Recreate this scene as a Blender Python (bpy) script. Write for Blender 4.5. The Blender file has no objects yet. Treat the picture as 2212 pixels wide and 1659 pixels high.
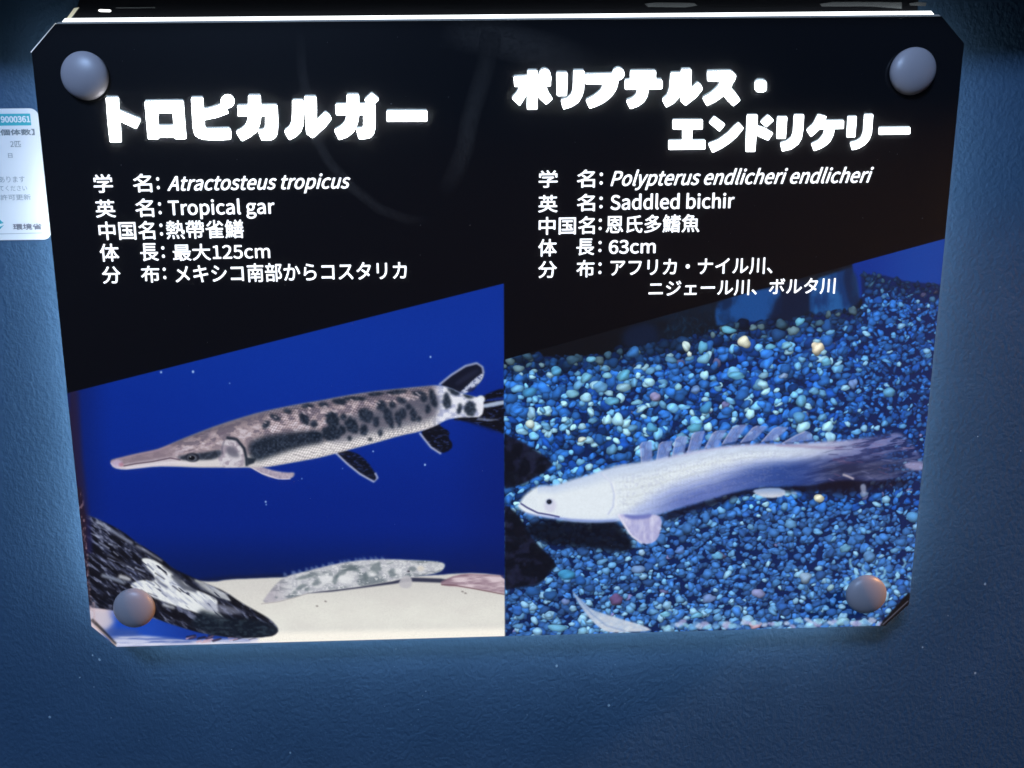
import bpy, bmesh, math, os
import numpy as np
from mathutils import Matrix, Vector
sc = bpy.context.scene
C = sc.collection

# ------------------------------------------------------------------ camera
# Panel frame in mm: x right, y up, z out of the wall towards the viewer; the front of the panel is z = 0.
# World: X = x, Z = y, Y = -z, in metres, the lower edge of the panel 1.1 m above the floor.
def W(x, y, z=0.0): return ((x-210)/1000, -z/1000, 1.1+y/1000)
CAMP = np.array([172.6, 190.5, 330.7]); F = 1500.0; PX, PY = 1106-150.34, 829.5-18.03
_r = np.array([3.302515, -0.029334, 0.037588])
_T = np.array([-177.5029, 138.3448, 353.3171])
def _rot(r):
    t = np.linalg.norm(r); k = r/t; K = np.array([[0, -k[2], k[1]], [k[2], 0, -k[0]], [-k[1], k[0], 0]])
    return np.eye(3)+np.sin(t)*K+(1-np.cos(t))*K@K
RM = _rot(_r); CAMP = -RM.T@_T
def hit(px, py, z):
    """point of the plane z (mm, panel frame) seen at a pixel of the photograph at 2212 px"""
    d = RM.T@np.array([(px-PX)/F, (py-PY)/F, 1.0]); s = (z-CAMP[2])/d[2]; q = CAMP+s*d
    return q[0], q[1]
cd = bpy.data.cameras.new('camera'); cam = bpy.data.objects.new('camera', cd); C.objects.link(cam)
def _w(v): return Vector((v[0], -v[2], v[1]))
M = Matrix((_w(RM[0]), _w(-RM[1]), _w(-RM[2]))).transposed().to_4x4()
M.translation = Vector(W(*CAMP)); cam.matrix_world = M
cd.sensor_width = 36; cd.lens = F/2212*36; cd.shift_x = (1106-PX)/2212; cd.shift_y = -(829.5-PY)/2212
cd.clip_start = .01; cd.clip_end = 50
sc.camera = cam

# ------------------------------------------------------------------ world and lamps
wd = bpy.data.worlds.new('World'); sc.world = wd; wd.use_nodes = True
wd.node_tree.nodes['Background'].inputs[0].default_value = (.25, .42, 1, 1)
wd.node_tree.nodes['Background'].inputs[1].default_value = .012
def area(name, loc, target, size, power, col, size_y=None):
    l = bpy.data.lights.new(name, 'AREA'); l.energy = power; l.color = col; l.size = size
    if size_y: l.shape = 'RECTANGLE'; l.size_y = size_y
    o = bpy.data.objects.new(name, l); C.objects.link(o); o.location = Vector(W(*loc))
    d = Vector(W(*target))-o.location; o.rotation_euler = d.to_track_quat('-Z', 'Y').to_euler(); return o
# the blue glow of the tanks: a soft lamp high up in front; an added ledge over the panel shades the top of the wall
area('tank_lamp', (-200, 1080, 960), (210, 160, 0), .30, 17, (.42, .62, 1.0), .22)
# the warm lamp of the hall, low angle from the right
area('warm_lamp', (1500, 640, 130), (210, 150, 0), .09, 18, (1.0, .46, .14))
sc.view_settings.view_transform = 'Standard'; sc.view_settings.look = 'None'
sc.view_settings.exposure = 0; sc.view_settings.gamma = 1
sc.cycles.pixel_filter_type = 'BLACKMAN_HARRIS'; sc.cycles.filter_width = 1.6
sc.cycles.use_denoising = True
sc.cycles.volume_bounces = 0; sc.cycles.max_bounces = 6

# ------------------------------------------------------------------ printed sheet (computed in code, panel space)
C4 = np.array([[61.317, 51.833], [2089.105, 34.313], [1959.192, 1350.545], [202.076, 1398.813]])   # panel corners, photograph at 2212 px
PW, PH = 420.0, 297.0                                    # panel size in mm (A3)
def _homog(src, dst):
    A = []
    for (x, y), (u, v) in zip(src, dst):
        A.append([x, y, 1, 0, 0, 0, -u*x, -u*y, -u]); A.append([0, 0, 0, x, y, 1, -v*x, -v*y, -v])
    return np.linalg.svd(np.array(A))[2][-1].reshape(3, 3)
HM = _homog([(0, PH), (PW, PH), (PW, 0), (0, 0)], C4)    # mm -> photograph
HI = np.linalg.inv(HM)
def to_mm(x, y):
    q = HI @ np.array([x, y, 1.0]); return q[0]/q[2], q[1]/q[2]
RES = 6.0
TW, TH = int(PW*RES), int(PH*RES)
def to_tex(pts):
    p = np.asarray(pts, float); q = np.c_[p, np.ones(len(p))] @ HI.T
    return np.c_[q[:, 0]/q[:, 2]*RES, (PH - q[:, 1]/q[:, 2])*RES]
gx, gy = np.meshgrid((np.arange(TW)+.5)/RES, PH-(np.arange(TH)+.5)/RES)
_w = HM[2, 0]*gx+HM[2, 1]*gy+HM[2, 2]
VX = ((HM[0, 0]*gx+HM[0, 1]*gy+HM[0, 2])/_w); VY = ((HM[1, 0]*gx+HM[1, 1]*gy+HM[1, 2])/_w)
del gx, gy, _w
IMG = np.zeros((TH, TW, 3)); IMG[:] = (9, 9, 11)
def c5(x, y): return (162+.4394*x, 729+.4394*y)
def c6(x, y): return (162+.4394*x, 1053+.4394*y)
def c7(x, y): return (1053+.45166*x, 540+.45166*y)
def c8(x, y): return (1053+.45166*x, 918+.45166*y)
def cv(f, pts): return [f(*p) for p in pts]
def smooth(pts, n=1):
    p = np.asarray(pts, float)
    for _ in range(n):
        q = np.roll(p, -1, 0); p = np.stack([.75*p+.25*q, .25*p+.75*q], 1).reshape(-1, 2)
    return p
def vnoise(x, y, seed=0):
    xi = np.floor(x).astype(np.int64); yi = np.floor(y).astype(np.int64); fx = x-xi; fy = y-yi
    fx = fx*fx*(3-2*fx); fy = fy*fy*(3-2*fy)
    def h(a, b):
        n = (a*374761393+b*668265263+seed*1442695041) & 0xffffffff
        n = ((n ^ (n >> 13))*1274126177) & 0xffffffff
        return ((n ^ (n >> 16)) & 0xffff)/65535.0
    return (h(xi, yi)*(1-fx)+h(xi+1, yi)*fx)*(1-fy)+(h(xi, yi+1)*(1-fx)+h(xi+1, yi+1)*fx)*fy
def fbm(x, y, seed=0, o=4):
    s = 0; a = .5; t = 0
    for k in range(o):
        s = s+a*vnoise(x*2**k, y*2**k, seed+k*7); t += a; a *= .5
    return s/t
def blur(m, r):
    r = int(round(r))
    if r < 1: return m
    for _ in range(2):
        for ax in (0, 1):
            pad = [(0, 0)]*m.ndim; pad[ax] = (r+1, r)
            c = np.cumsum(np.pad(m, pad, mode='edge'), axis=ax); n = m.shape[ax]; k = 2*r+1
            m = (np.take(c, range(k, k+n), ax)-np.take(c, range(0, n), ax))/k
    return m
def mask(pts, soft=1.5, pad=10):
    """polygon in photograph coordinates -> (slices, coverage)"""
    t = to_tex(pts); pad += int(soft*3)
    x0 = max(int(t[:, 0].min())-pad, 0); x1 = min(int(t[:, 0].max())+pad, TW)
    y0 = max(int(t[:, 1].min())-pad, 0); y1 = min(int(t[:, 1].max())+pad, TH)
    X = np.arange(x0, x1)+.5; m = np.zeros((y1-y0, x1-x0))
    n = len(t); ax, ay = t[:, 0], t[:, 1]; bx, by = np.roll(ax, -1), np.roll(ay, -1)
    for sub in (.25, .75):
        for j in range(y1-y0):
            y = y0+j+sub; c = (ay > y) != (by > y)
            if not c.any(): continue
            xs = np.sort(ax[c]+(y-ay[c])*(bx[c]-ax[c])/(by[c]-ay[c]))
            for k in range(0, len(xs)-1, 2):
                m[j] += .5*np.clip(np.minimum(X+.5, xs[k+1])-np.maximum(X-.5, xs[k]), 0, 1)
    return (slice(y0, y1), slice(x0, x1)), blur(m, soft)
def put(sl, m, col):
    col = np.asarray(col, float); m = m[..., None]
    IMG[sl] = IMG[sl]*(1-m)+col*m
def fill(pts, col, soft=1.5, a=1.0, clip=None):
    sl, m = mask(pts, soft); m = m*a
    if clip is not None: m = m*clip[sl]
    put(sl, m, col(VX[sl], VY[sl]) if callable(col) else col)
def line(pts, w, col, soft=1, a=1.0, clip=None):
    p = np.asarray(pts, float); d = np.gradient(p, axis=0); d /= np.linalg.norm(d, axis=1)[:, None]+1e-9
    nrm = np.c_[-d[:, 1], d[:, 0]]; w = (np.ones(len(p))*w)[:, None]/2
    fill(np.r_[p+nrm*w, (p-nrm*w)[::-1]], col, soft, a, clip)
def blob(cx, cy, rx, ry, ang, col, a=1.0, soft=2, rough=0, clip=None, seed=1):
    t = np.linspace(0, 2*np.pi, 28, endpoint=False); r = 1+rough*(np.random.RandomState(int(cx*7+cy*13+seed) % 99991).rand(28)-.5)
    x = rx*r*np.cos(t); y = ry*r*np.sin(t); ca, sa = math.cos(ang), math.sin(ang)
    fill(np.c_[cx+x*ca-y*sa, cy+x*sa+y*ca], col, soft, a, clip)
def mix(a, b, t):
    t = np.clip(t, 0, 1)[..., None]; return np.asarray(a, float)*(1-t)+np.asarray(b, float)*t
def sstep(a, b, x):
    t = np.clip((x-a)/(b-a), 0, 1); return t*t*(3-2*t)

DIAG_L = [(100, 860.5), (1088.5, 612)]; DIAG_R = [(1088.5, 777), (2120, 494)]
PHOTO_L = [(100, 860.5), (1088.5, 612), (1092, 1420), (100, 1430)]
PHOTO_R = [(1088.5, 777), (2120, 494), (2120, 1420), (1092, 1420)]
GAR = [(172,615),(178,600),(200,595),(300,570),(400,550),(440,535),(520,500),(600,468),(700,430),(800,398),(900,368),(1000,346),(1100,326),(1200,310),(1300,290),(1400,273),(1500,260),(1600,250),(1700,240),(1790,232),(1850,250),(1900,275),(1960,290),(2005,300),(2012,340),(2000,390),(1950,392),(1900,392),(1830,402),(1780,432),(1700,463),(1600,482),(1500,512),(1400,538),(1300,566),(1200,592),(1100,610),(1000,628),(930,640),(830,640),(700,640),(600,640),(500,635),(400,634),(300,645),(240,651),(190,642)]
GAR_DORSAL = [(1785,235),(1850,183),(1920,138),(1975,123),(2005,143),(2012,178),(2000,212),(1965,245),(1925,272),(1885,272),(1850,250)]
GAR_TAIL = [(1930,300),(2000,290),(2060,262),(2125,245),(2125,478),(2060,468),(1980,440),(1900,412),(1850,402),(1900,385)]
GAR_ANAL = [(1693,468),(1750,540),(1800,572),(1850,552),(1857,520),(1835,495),(1843,462),(1800,440),(1788,418),(1740,440)]
GAR_PELVIC = [(1275,560),(1340,622),(1400,670),(1470,710),(1488,690),(1460,640),(1420,592),(1380,566),(1320,552)]
GAR_PECT = [(835,622),(900,662),(960,690),(1040,699),(1075,687),(1083,662),(1040,664),(980,655),(920,636),(870,620)]
SAND = [(420,440),(560,455),(680,465),(750,452),(880,447),(1000,442),(1060,442),(1300,450),(1800,430),(1850,424),(1980,420),(2130,436),(2130,900),(40,900),(60,560),(300,640)]
WOOD = [(0,120),(75,138),(150,172),(230,212),(300,268),(350,298),(420,343),(480,398),(560,434),(640,470),(740,512),(820,568),(900,612),(960,647),(1000,690),(996,716),(960,735),(800,741),(640,722),(500,682),(385,640),(280,625),(170,600),(60,590),(40,500),(0,300)]
MINI = [(915,570),(950,520),(1000,462),(1040,436),(1100,420),(1180,400),(1270,378),(1360,362),(1440,355),(1550,352),(1650,356),(1750,360),(1800,366),(1822,378),(1812,402),(1790,420),(1700,436),(1640,442),(1550,460),(1440,480),(1340,495),(1240,506),(1150,518),(1080,540),(1000,560)]
MINI2 = [(1790,470),(1830,450),(1880,428),(1960,422),(2130,438),(2130,526),(2050,512),(1950,494),(1880,488),(1820,484)]
BICH = [(165,352),(180,333),(230,295),(270,288),(320,290),(400,262),(480,240),(540,218),(620,195),(740,178),(850,156),(950,130),(1060,108),(1200,92),(1340,88),(1450,90),(1600,80),(1700,74),(1800,65),(1900,42),(1970,34),(2010,70),(2060,130),(2090,180),(2090,235),(2000,250),(1900,266),(1800,268),(1720,262),(1640,268),(1560,288),(1480,290),(1400,292),(1250,302),(1100,345),(1000,375),(900,402),(840,422),(780,440),(700,452),(620,462),(500,467),(400,462),(300,445),(230,434),(170,416),(143,386),(155,370)]
BICH_PECT = [(618,420),(650,480),(690,535),(745,572),(800,562),(826,520),(836,440),(790,425),(700,440)]
FINLETS = [[(738,1022),(730,935),(742,920),(785,915),(795,940),(790,1005)],[(808,1012),(822,930),(838,918),(886,915),(880,945),(862,1000)],[(884,990),(900,905),(915,893),(957,892),(952,925),(942,965)],[(955,975),(980,885),(995,872),(1040,866),(1040,895),(1018,945)],[(1040,948),(1078,878),(1095,866),(1143,862),(1135,895),(1105,935)],[(1122,930),(1172,852),(1195,840),(1242,836),(1225,875),(1190,915)],[(1210,922),(1268,852),(1290,842),(1338,846),(1315,880),(1275,910)],[(1310,918),(1368,856),(1395,846),(1438,852),(1415,885),(1375,910)],[(1410,925),(1480,885),(1520,868),(1545,875),(1560,908)]]
SLIVER = [(395,782),(440,828),(500,885),(560,903),(640,928),(700,945),(760,965),(790,985),(640,992),(570,992),(510,950),(450,878)]
ROCK_A = [(60,25),(110,55),(200,98),(322,186),(290,215),(250,240),(160,290),(60,310)]
ROCK_B = [(60,370),(120,400),(165,455),(225,560),(345,668),(300,700),(250,765),(160,775),(60,795)]
rng = np.random.RandomState(11)

def pebble(x, y, r, el, an, col, f, tone, clip):
    s_ = to_tex([(x, y)])[0]; rr = r*RES/4.55*1.02; R = int(rr)+3
    x0, y0 = int(s_[0]), int(s_[1]); xa, xb = max(x0-R, 0), min(x0+R+1, TW); ya, yb = max(y0-R, 0), min(y0+R+1, TH)
    if xa >= xb or ya >= yb: return
    dx = np.arange(xa, xb)[None]-s_[0]; dy = np.arange(ya, yb)[:, None]-s_[1]
    ca, sa = math.cos(an), math.sin(an); u = (dx*ca+dy*sa)/rr; v = (-dx*sa+dy*ca)/(rr*el)
    k1, k2, k3, p1, p2, p3 = rng.rand()*.18, rng.rand()*.14, rng.rand()*.08, rng.rand()*6.28, rng.rand()*6.28, rng.rand()*6.28
    th = np.arctan2(v, u); d = np.hypot(u, v)/(1+k1*np.cos(2*th+p1)+k2*np.cos(3*th+p2)+k3*np.cos(5*th+p3))
    m = np.clip((1-d)*rr*.55+.3, 0, 1)
    g1, g2 = rng.rand()*6.28, .12*rng.rand()
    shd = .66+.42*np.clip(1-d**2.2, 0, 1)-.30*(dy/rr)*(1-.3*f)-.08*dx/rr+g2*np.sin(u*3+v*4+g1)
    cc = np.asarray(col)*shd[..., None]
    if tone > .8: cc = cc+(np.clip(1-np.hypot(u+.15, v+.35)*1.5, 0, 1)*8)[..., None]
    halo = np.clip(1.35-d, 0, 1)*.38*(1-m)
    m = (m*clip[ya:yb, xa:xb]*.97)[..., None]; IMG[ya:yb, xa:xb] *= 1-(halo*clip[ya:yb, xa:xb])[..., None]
    IMG[ya:yb, xa:xb] = IMG[ya:yb, xa:xb]*(1-m)+cc*m

def paint():
    # ---- left photograph: blue water
    def water(x, y):
        c = mix((3, 45, 148), (0, 37, 138), sstep(700, 900, y))
        c = mix(c, (0, 31, 126), sstep(900, 1120, y)); c = mix(c, (2, 22, 84), sstep(1120, 1270, y))
        c = mix(c, (4, 52, 164), .35*np.exp(-((x-640)/330)**2-((y-840)/150)**2))
        c = mix(c, (6, 24, 92), .75*sstep(250, 150, x)); c = mix(c, (3, 20, 90), .35*sstep(940, 1090, x)*sstep(760, 1000, y))
        return c*(1+.05*(fbm(x*.9, y*.9, 3, 2)-.5))[..., None]
    fill(PHOTO_L, water, 1)
    for a, b, r in ((348,804,2.2),(417,803,2.6),(930,771,2),(496,828,1.2),(918,1004,2.2),(574,1084,2),(575,1090,1.4),(652,1034,1.2),(806,975,1.6),(740,1012,1)):
        blob(a, b, r, r*1.2, 0, (190, 215, 255), .8, 1)
    # sand and the shallow blue reflection at the lower left
    def sand(x, y):
        c = mix((209, 208, 204), (229, 229, 221), sstep(1250, 1330, y))
        c = mix(c, (205, 200, 197), .5*fbm(x*.02, y*.05, 9, 3)); c = mix(c, (252, 247, 236), sstep(1358-.02*(x-600), 1376-.02*(x-600), y))
        return c*(1+.06*(fbm(x*.5, y*.5, 5, 3)-.5))[..., None]
    line(cv(c6, [(600,462),(760,446),(1000,436),(1200,445)]), 10, (10, 18, 50), 4, .6)
    fill(smooth(cv(c6, SAND)), sand, 2)
    for a, b in ((1190,583),(1232,560),(1920,520),(1905,512)): blob(*c6(a, b), 3, 1.6, .2, (120, 112, 110), .8, 1)
    fill(cv(c6, [(60,580),(180,590),(400,640),(700,720),(860,745),(860,900),(60,900)]), lambda x, y: mix(mix((212, 196, 205), (28, 72, 178), sstep(215, 262, x+.3*(y-1340))), (20, 55, 150), sstep(300, 420, x)), 4)
    fill(cv(c6, [(190,690),(300,700),(330,735),(200,760),(120,690)]), (60, 84, 150), 7, .7)
    fill(cv(c6, [(60,600),(150,612),(190,660),(150,700),(60,640)]), (196, 190, 205), 6, .8)
    fill(cv(c6, [(170,735),(330,728),(480,742),(560,752),(900,738),(900,800),(170,800)]), lambda x, y: mix((120, 135, 190), (222, 222, 238), sstep(.25, .7, fbm(x*.03, y*.3, 21, 3))), 4, .85)
    line(cv(c6, [(180,768),(400,772),(700,765),(1000,760)]), 4, (238, 236, 246), 1.5, .8)
    for k in range(26):
        u = rng.rand(); x = 540+u*330; y = 748-8*u+rng.randn()*8
        line(cv(c6, [(x, y), (x+25+30*rng.rand(), y-6-8*rng.rand())]), 1.5+3*rng.rand(), [(30, 25, 40), (210, 165, 175), (60, 50, 80)][k % 3], 1, .7)
    # driftwood
    def wood(x, y):
        a = .66; u = x*math.cos(a)+y*math.sin(a); v = -x*math.sin(a)+y*math.cos(a)
        n = fbm(u*.035, v*.16, 31, 5); n2 = fbm(u*.12, v*.3, 41, 3)
        c = mix((12, 11, 17), (36, 40, 60), sstep(.30, .75, n)); c = mix(c, (136, 142, 170), .7*sstep(.50, .74, .6*n+.4*n2))
        return mix(c, (12, 10, 14), .8*sstep(1290, 1345, y-.25*(x-200)))
    sl, wm = mask(smooth(cv(c6, WOOD), 1), 1.5)
    CL = np.zeros((TH, TW)); CL[sl] = wm
    put(sl, wm, wood(VX[sl], VY[sl]))
    def pale(x, y):
        a = .72; u = x*math.cos(a)+y*math.sin(a); v = -x*math.sin(a)+y*math.cos(a)
        return mix(mix((226, 230, 232), (170, 176, 196), sstep(.46, .9, fbm(u*.05, v*.2, 51, 3))), (40, 44, 66), sstep(.68, .82, fbm(u*.03, v*.16, 61, 3)))
    fill(smooth(cv(c6, [(320,345),(380,350),(455,398),(520,450),(575,495),(640,520),(705,548),(695,595),(748,662),(690,650),(600,616),(500,584),(400,548),(330,512),(262,484),(300,460),(350,452),(400,462),(380,420),(345,385)]), 2), pale, 2, 1, CL)
    fill(cv(c6, [(560,436),(640,466),(740,520),(770,560),(700,540),(620,500)]), pale, 2, .7, CL)
    fill(cv(c6, [(600,560),(700,570),(790,590),(830,620),(740,625),(650,600)]), (150, 155, 178), 4, .55, CL)
    for q, w, col, al in (([(105,165),(170,205),(240,250),(285,275)], 7, (170, 178, 200), .8),([(300,285),(370,325),(430,362)], 5, (186, 190, 208), .8),([(180,215),(260,262),(330,320)], 3, (110, 120, 160), .7),([(110,340),(200,385),(300,450),(330,480)], 4, (130, 140, 180), .7),([(160,330),(260,385),(350,440),(440,490)], 3, (176, 184, 210), .7),([(200,352),(300,402),(380,462)], 4, (18, 18, 28), .8),([(130,430),(190,448),(250,470)], 9, (175, 188, 215), .8),([(215,435),(275,452)], 10, (226, 230, 240), .9),([(430,385),(520,450),(610,500)], 5, (22, 24, 36), .8),([(480,430),(540,490),(600,505)], 13, (22, 26, 44), .8),([(395,440),(420,470),(455,492)], 5, (30, 34, 60), .8),([(560,440),(620,495),(690,540),(740,560)], 6, (26, 30, 48), .8),([(430,575),(490,592)], 8, (205, 210, 215), .8),([(690,628),(745,655)], 8, (215, 220, 225), .8),([(700,610),(760,640)], 5, (28, 30, 42), .8)):
        line(cv(c6, q), w*.44*2, col, 2.6, al*.8, CL)
    for k in range(60):
        x = 60+rng.rand()*420; y = 215+.62*(x-60)*.8+rng.rand()*170
        line(cv(c6, [(x, y), (x+25+30*rng.rand(), y+16+18*rng.rand())]), 1+2.6*rng.rand(), [(170, 178, 205), (16, 14, 22), (90, 98, 132)][k % 3], 1, .6, CL)
    fill(cv(c6, [(620,600),(760,640),(900,650),(1000,690),(995,720),(900,745),(700,735),(560,680)]), lambda x, y: mix((14, 22, 34), (34, 46, 58), sstep(.45, .7, fbm(x*.1, y*.2, 71, 4))), 7, .9, CL)
    # brownish left margin of the photograph
    fill(cv(c5, [(-30,240),(20,262),(40,600),(75,900),(85,1060),(-30,1060)]), lambda x, y: mix((20, 30, 96), (38, 22, 42), sstep(190, 150, x-.07*(y-850))), 5, .8)
    fill(cv(c6, [(0,0),(30,0),(55,160),(70,560),(75,600),(0,600)]), lambda x, y: mix((34, 20, 34), (120, 96, 108), sstep(.58, .7, fbm(x*.3, y*.12, 81, 3))), 3, .8)
    # ---- gar
    for f, col, edge in ((GAR_TAIL, (6, 7, 16), None), (GAR_ANAL, (7, 9, 20), [(1693,468),(1750,540),(1800,572)]), (GAR_PELVIC, (9, 12, 26), [(1275,560),(1340,622),(1400,670),(1470,710),(1488,690),(1475,665)])):
        p = smooth(cv(c5, f), 1); fill(p, lambda x, y, c=col: mix(c, (34, 44, 84), sstep(.5, .8, fbm(x*.15, y*.4, 91, 3))), 1.5)
        if edge: line(cv(c5, edge), 4, (196, 198, 226), 1.5, .9)
    fill(smooth(cv(c5, [(2000,330),(2060,316),(2125,306),(2125,326),(2060,338),(2010,348)])), (178, 196, 224), 1.5, .9)
    fill(smooth(cv(c5, [(2005,312),(2060,296),(2125,290),(2125,304),(2060,312)])), (20, 52, 150), 2, .7)
    fill(cv(c5, [(1980,392),(2040,400),(2095,402),(2040,412),(1975,406)]), (150, 160, 190), 2, .6)
    fill(smooth(cv(c5, [(1900,405),(2000,432),(2110,470),(2110,500),(1980,450),(1880,420)])), water, 3, .8)
    fill(smooth(cv(c5, GAR_PECT), 1), lambda x, y: mix((190, 178, 192), (142, 130, 152), fbm(x*.2, y*.2, 95, 2)), 1.5)
    line(cv(c5, [(850,628),(920,668),(1000,695),(1060,694)]), 2.4, (228, 216, 226), 1, .8)
    fill(smooth(cv(c5, GAR_DORSAL), 1), (12, 16, 34), 1.5)
    fill(smooth(cv(c5, [(1860,225),(1930,175),(1985,150),(1990,170),(1930,205),(1880,240)])), (34, 38, 62), 4, .7)
    line(cv(c5, [(1790,233),(1850,184),(1920,140),(1975,126),(2003,145),(2009,178)]), 4.5, (168, 176, 212), 1.5, .9)
    fill(smooth(cv(c5, [(1900,262),(1950,215),(2005,170),(2012,185),(1995,218),(1965,246),(1925,276),(1890,274)])), lambda x, y: mix((206, 214, 238), (120, 130, 170), sstep(.45, .7, fbm(x*.3, y*.3, 97, 2))), 2, .9)
    fill(cv(c5, [(1930,252),(1975,240),(1960,262),(1935,270)]), (14, 20, 60), 2, .8)
    body = smooth(cv(c5, GAR), 1); sl, bm = mask(body, 1.5)
    CL[:] = 0; CL[sl] = bm
    X = (VX[sl]-162)/.4394; Y = (VY[sl]-729)/.4394
    top = np.array(GAR[:24]); bot = np.array(GAR[25:]+[GAR[0]])[::-1]
    ut = np.interp(X, top[:, 0], top[:, 1]); lt = np.interp(X, bot[:, 0], bot[:, 1]); T = (Y-ut)/np.maximum(lt-ut, 8)
    n = fbm(X*.035, Y*.05, 101, 4); n3 = fbm(X*.012, Y*.02, 103, 3)
    c = mix((108, 98, 108), (166, 150, 156), sstep(0, .28, T+.1*(n-.5)))
    c = mix(c, (202, 192, 202), .8*sstep(.55, .75, n)*sstep(.1, .3, T))
    c = mix(c, (88, 82, 100), .6*sstep(.55, .4, n)*sstep(.75, .3, T))
    c = mix(c, (212, 207, 208), sstep(.66, .8, T+.12*(n3-.5)))
    c = mix(c, (150, 142, 150), .5*sstep(.93, 1.02, T))
    c = mix(c, (128, 126, 144), .55*sstep(.10, 0, T))
    # ganoid scale rows, oblique
    wob = 14*fbm(X*.02, Y*.02, 109, 3); a1 = .45*X+.95*Y+wob; a2 = .93*X-.35*Y-wob; sc = (np.sin(a1*.42)*np.sin(a2*.30))
    amp = sstep(870, 960, X)*sstep(1960, 1700, X)
    c = c*(1+.17*amp*sc*(.4+1.2*n3))[..., None]
    tail = sstep(1740, 1800, X); c = mix(c, mix((226, 228, 240), (170, 176, 206), sstep(.4, .7, n)), tail)
    head = sstep(560, 430, X)
    c = mix(c, mix((134, 118, 130), (204, 196, 206), sstep(.45, .75, T)), .8*head)
    put(sl, bm, c)
    dk = (14, 24, 38)
    def dark(x, y): return mix(dk, (48, 60, 80), sstep(.3, .95, fbm(x*.25, y*.25, 105, 3)))
    fill(smooth(cv(c5, [(1215,440),(1300,390),(1420,370),(1560,330),(1700,300),(1800,270),(1785,390),(1680,432),(1560,452),(1440,478),(1330,512),(1250,520)]), 2), lambda x, y: mix((74, 82, 100), (104, 100, 116), fbm(x*.12, y*.2, 113, 3)), 8, .72, CL)
    # dark band behind the gill, then blotches
    fill(smooth(cv(c5, [(845,525),(900,492),(980,476),(1060,466),(1140,458),(1215,455),(1235,500),(1215,520),(1150,530),(1080,548),(1010,570),(950,592),(895,612),(862,596)]), 2), dark, 7, .93, CL)
    for x, y, rx, ry, an in ((940,428,20,26,.5),(985,392,34,15,.4),(1045,362,26,14,.3),(1130,402,26,42,-.5),(1175,425,22,24,.2),(1145,336,40,13,0),(1222,330,30,15,.2),(1300,316,46,17,.1),(1345,300,40,10,-.1),(1268,405,40,48,-.5),(1258,470,52,46,.3),(1360,432,36,52,-.45),(1320,390,20,22,0),(1430,382,42,46,-.6),(1420,455,24,34,0),(1505,335,30,32,-.3),(1542,392,27,62,-.35),(1590,400,20,44,-.2),(1400,300,44,13,0),(1480,278,52,12,-.1),(1580,268,60,13,-.1),(1612,375,22,36,-.1),(1664,380,22,38,-.1),(1605,308,34,17,.3),(1690,275,48,14,.1),(1735,352,18,28,.1),(1760,300,22,58,-.3),(1715,300,22,22,.2),(1828,312,27,46,-.12),(1890,352,14,34,.2),(1942,350,36,44,0),(1860,262,42,20,.6),(1935,285,34,18,.2),(1500,470,16,22,.1),(1450,500,14,10,.1),(1350,495,12,16,0),(1690,400,14,18,0),(1310,455,30,30,0),(1480,415,20,30,0),(1180,480,40,20,0),(1640,340,18,20,0),(1560,330,22,22,0)):
        blob(*c5(x, y), rx*.36, ry*.37, an, dark, .92, 2.6, .4, CL)
    blob(*c5(1520, 390), 120*.44, 60*.44, -.15, (44, 52, 72), .22, 12, .3, CL)
    blob(*c5(1700, 330), 90*.44, 60*.44, -.15, (44, 52, 72), .2, 12, .3, CL)
    blob(*c5(1995, 303), 9, 8, 0, (232, 238, 248), .95, 1.5)
    line(cv(c5, [(1770,380),(1770,430)]), 1.5, (90, 92, 110), 1, .7, CL)
    for k in range(14):
        x = 1480+k*22; line(cv(c5, [(x, 505-.25*(x-1480)), (x-6, 470-.25*(x-1480))]), 1.3, (96, 98, 116), 1, .6, CL)
    for k in range(46):          # light scale ticks on the flank
        x = 930+rng.rand()*800; y = np.interp(x, top[:, 0], top[:, 1])+(.16+.3*rng.rand())*190*(1-(x-930)/3000)
        blob(*c5(x, y), 4.2, 1.7, .45, (214, 198, 206), .55, 1, 0, CL)
    for k in range(60):
        x = 930+rng.rand()*800; y = np.interp(x, bot[:, 0], bot[:, 1])-(.06+.2*rng.rand())*150
        blob(*c5(x, y), 2.8, 1.5, -.3, [(236, 234, 232), (140, 134, 142)][k % 2], .55, 1, 0, CL)
    # head: gill cover, stripe, eye, gape
    fill(smooth(cv(c5, [(725,520),(745,498),(790,500),(820,530),(832,575),(835,630),(800,640),(720,640),(700,590)]), 1), lambda x, y: mix((205, 200, 208), (160, 150, 164), sstep(.4, .7, fbm(x*.12, y*.12, 107, 3))), 2, .95, CL)
    fill(smooth(cv(c5, [(735,545),(775,530),(800,560),(815,590),(760,588)])), (92, 92, 108), 4, .8, CL)
    fill(smooth(cv(c5, [(490,588),(560,572),(640,565),(720,548),(722,578),(690,598),(650,602),(600,602),(540,606)])), dark, 3, .85, CL)
    line(cv(c5, [(745,492),(795,500),(832,545),(842,590),(845,632)]), 6, dk, 1.5, .9, CL)
    fill(cv(c5, [(845,590),(890,595),(880,618),(850,628)]), dk, 2, .9)
    line(cv(c5, [(735,505),(722,545),(725,575)]), 3, (70, 66, 84), 1.5, .7, CL)
    blob(*c5(578, 590), 15, 9.5, .05, (24, 26, 38), .95, 2); blob(*c5(576, 592), 10.5, 7.5, .1, (120, 126, 140), .7, 1.5); blob(*c5(574, 592), 7, 5.2, 0, (8, 8, 14), 1, 1); blob(*c5(568, 586), 1.6, 1.3, 0, (225, 230, 240), .9, 1)
    line(cv(c5, [(238,632),(300,620),(380,610),(470,592),(520,602)]), 2.6, (74, 56, 72), 1, .85, CL)
    line(cv(c5, [(250,642),(320,634),(400,624),(480,614),(600,622)]), 3, (224, 216, 226), 1.5, .8, CL)
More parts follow.
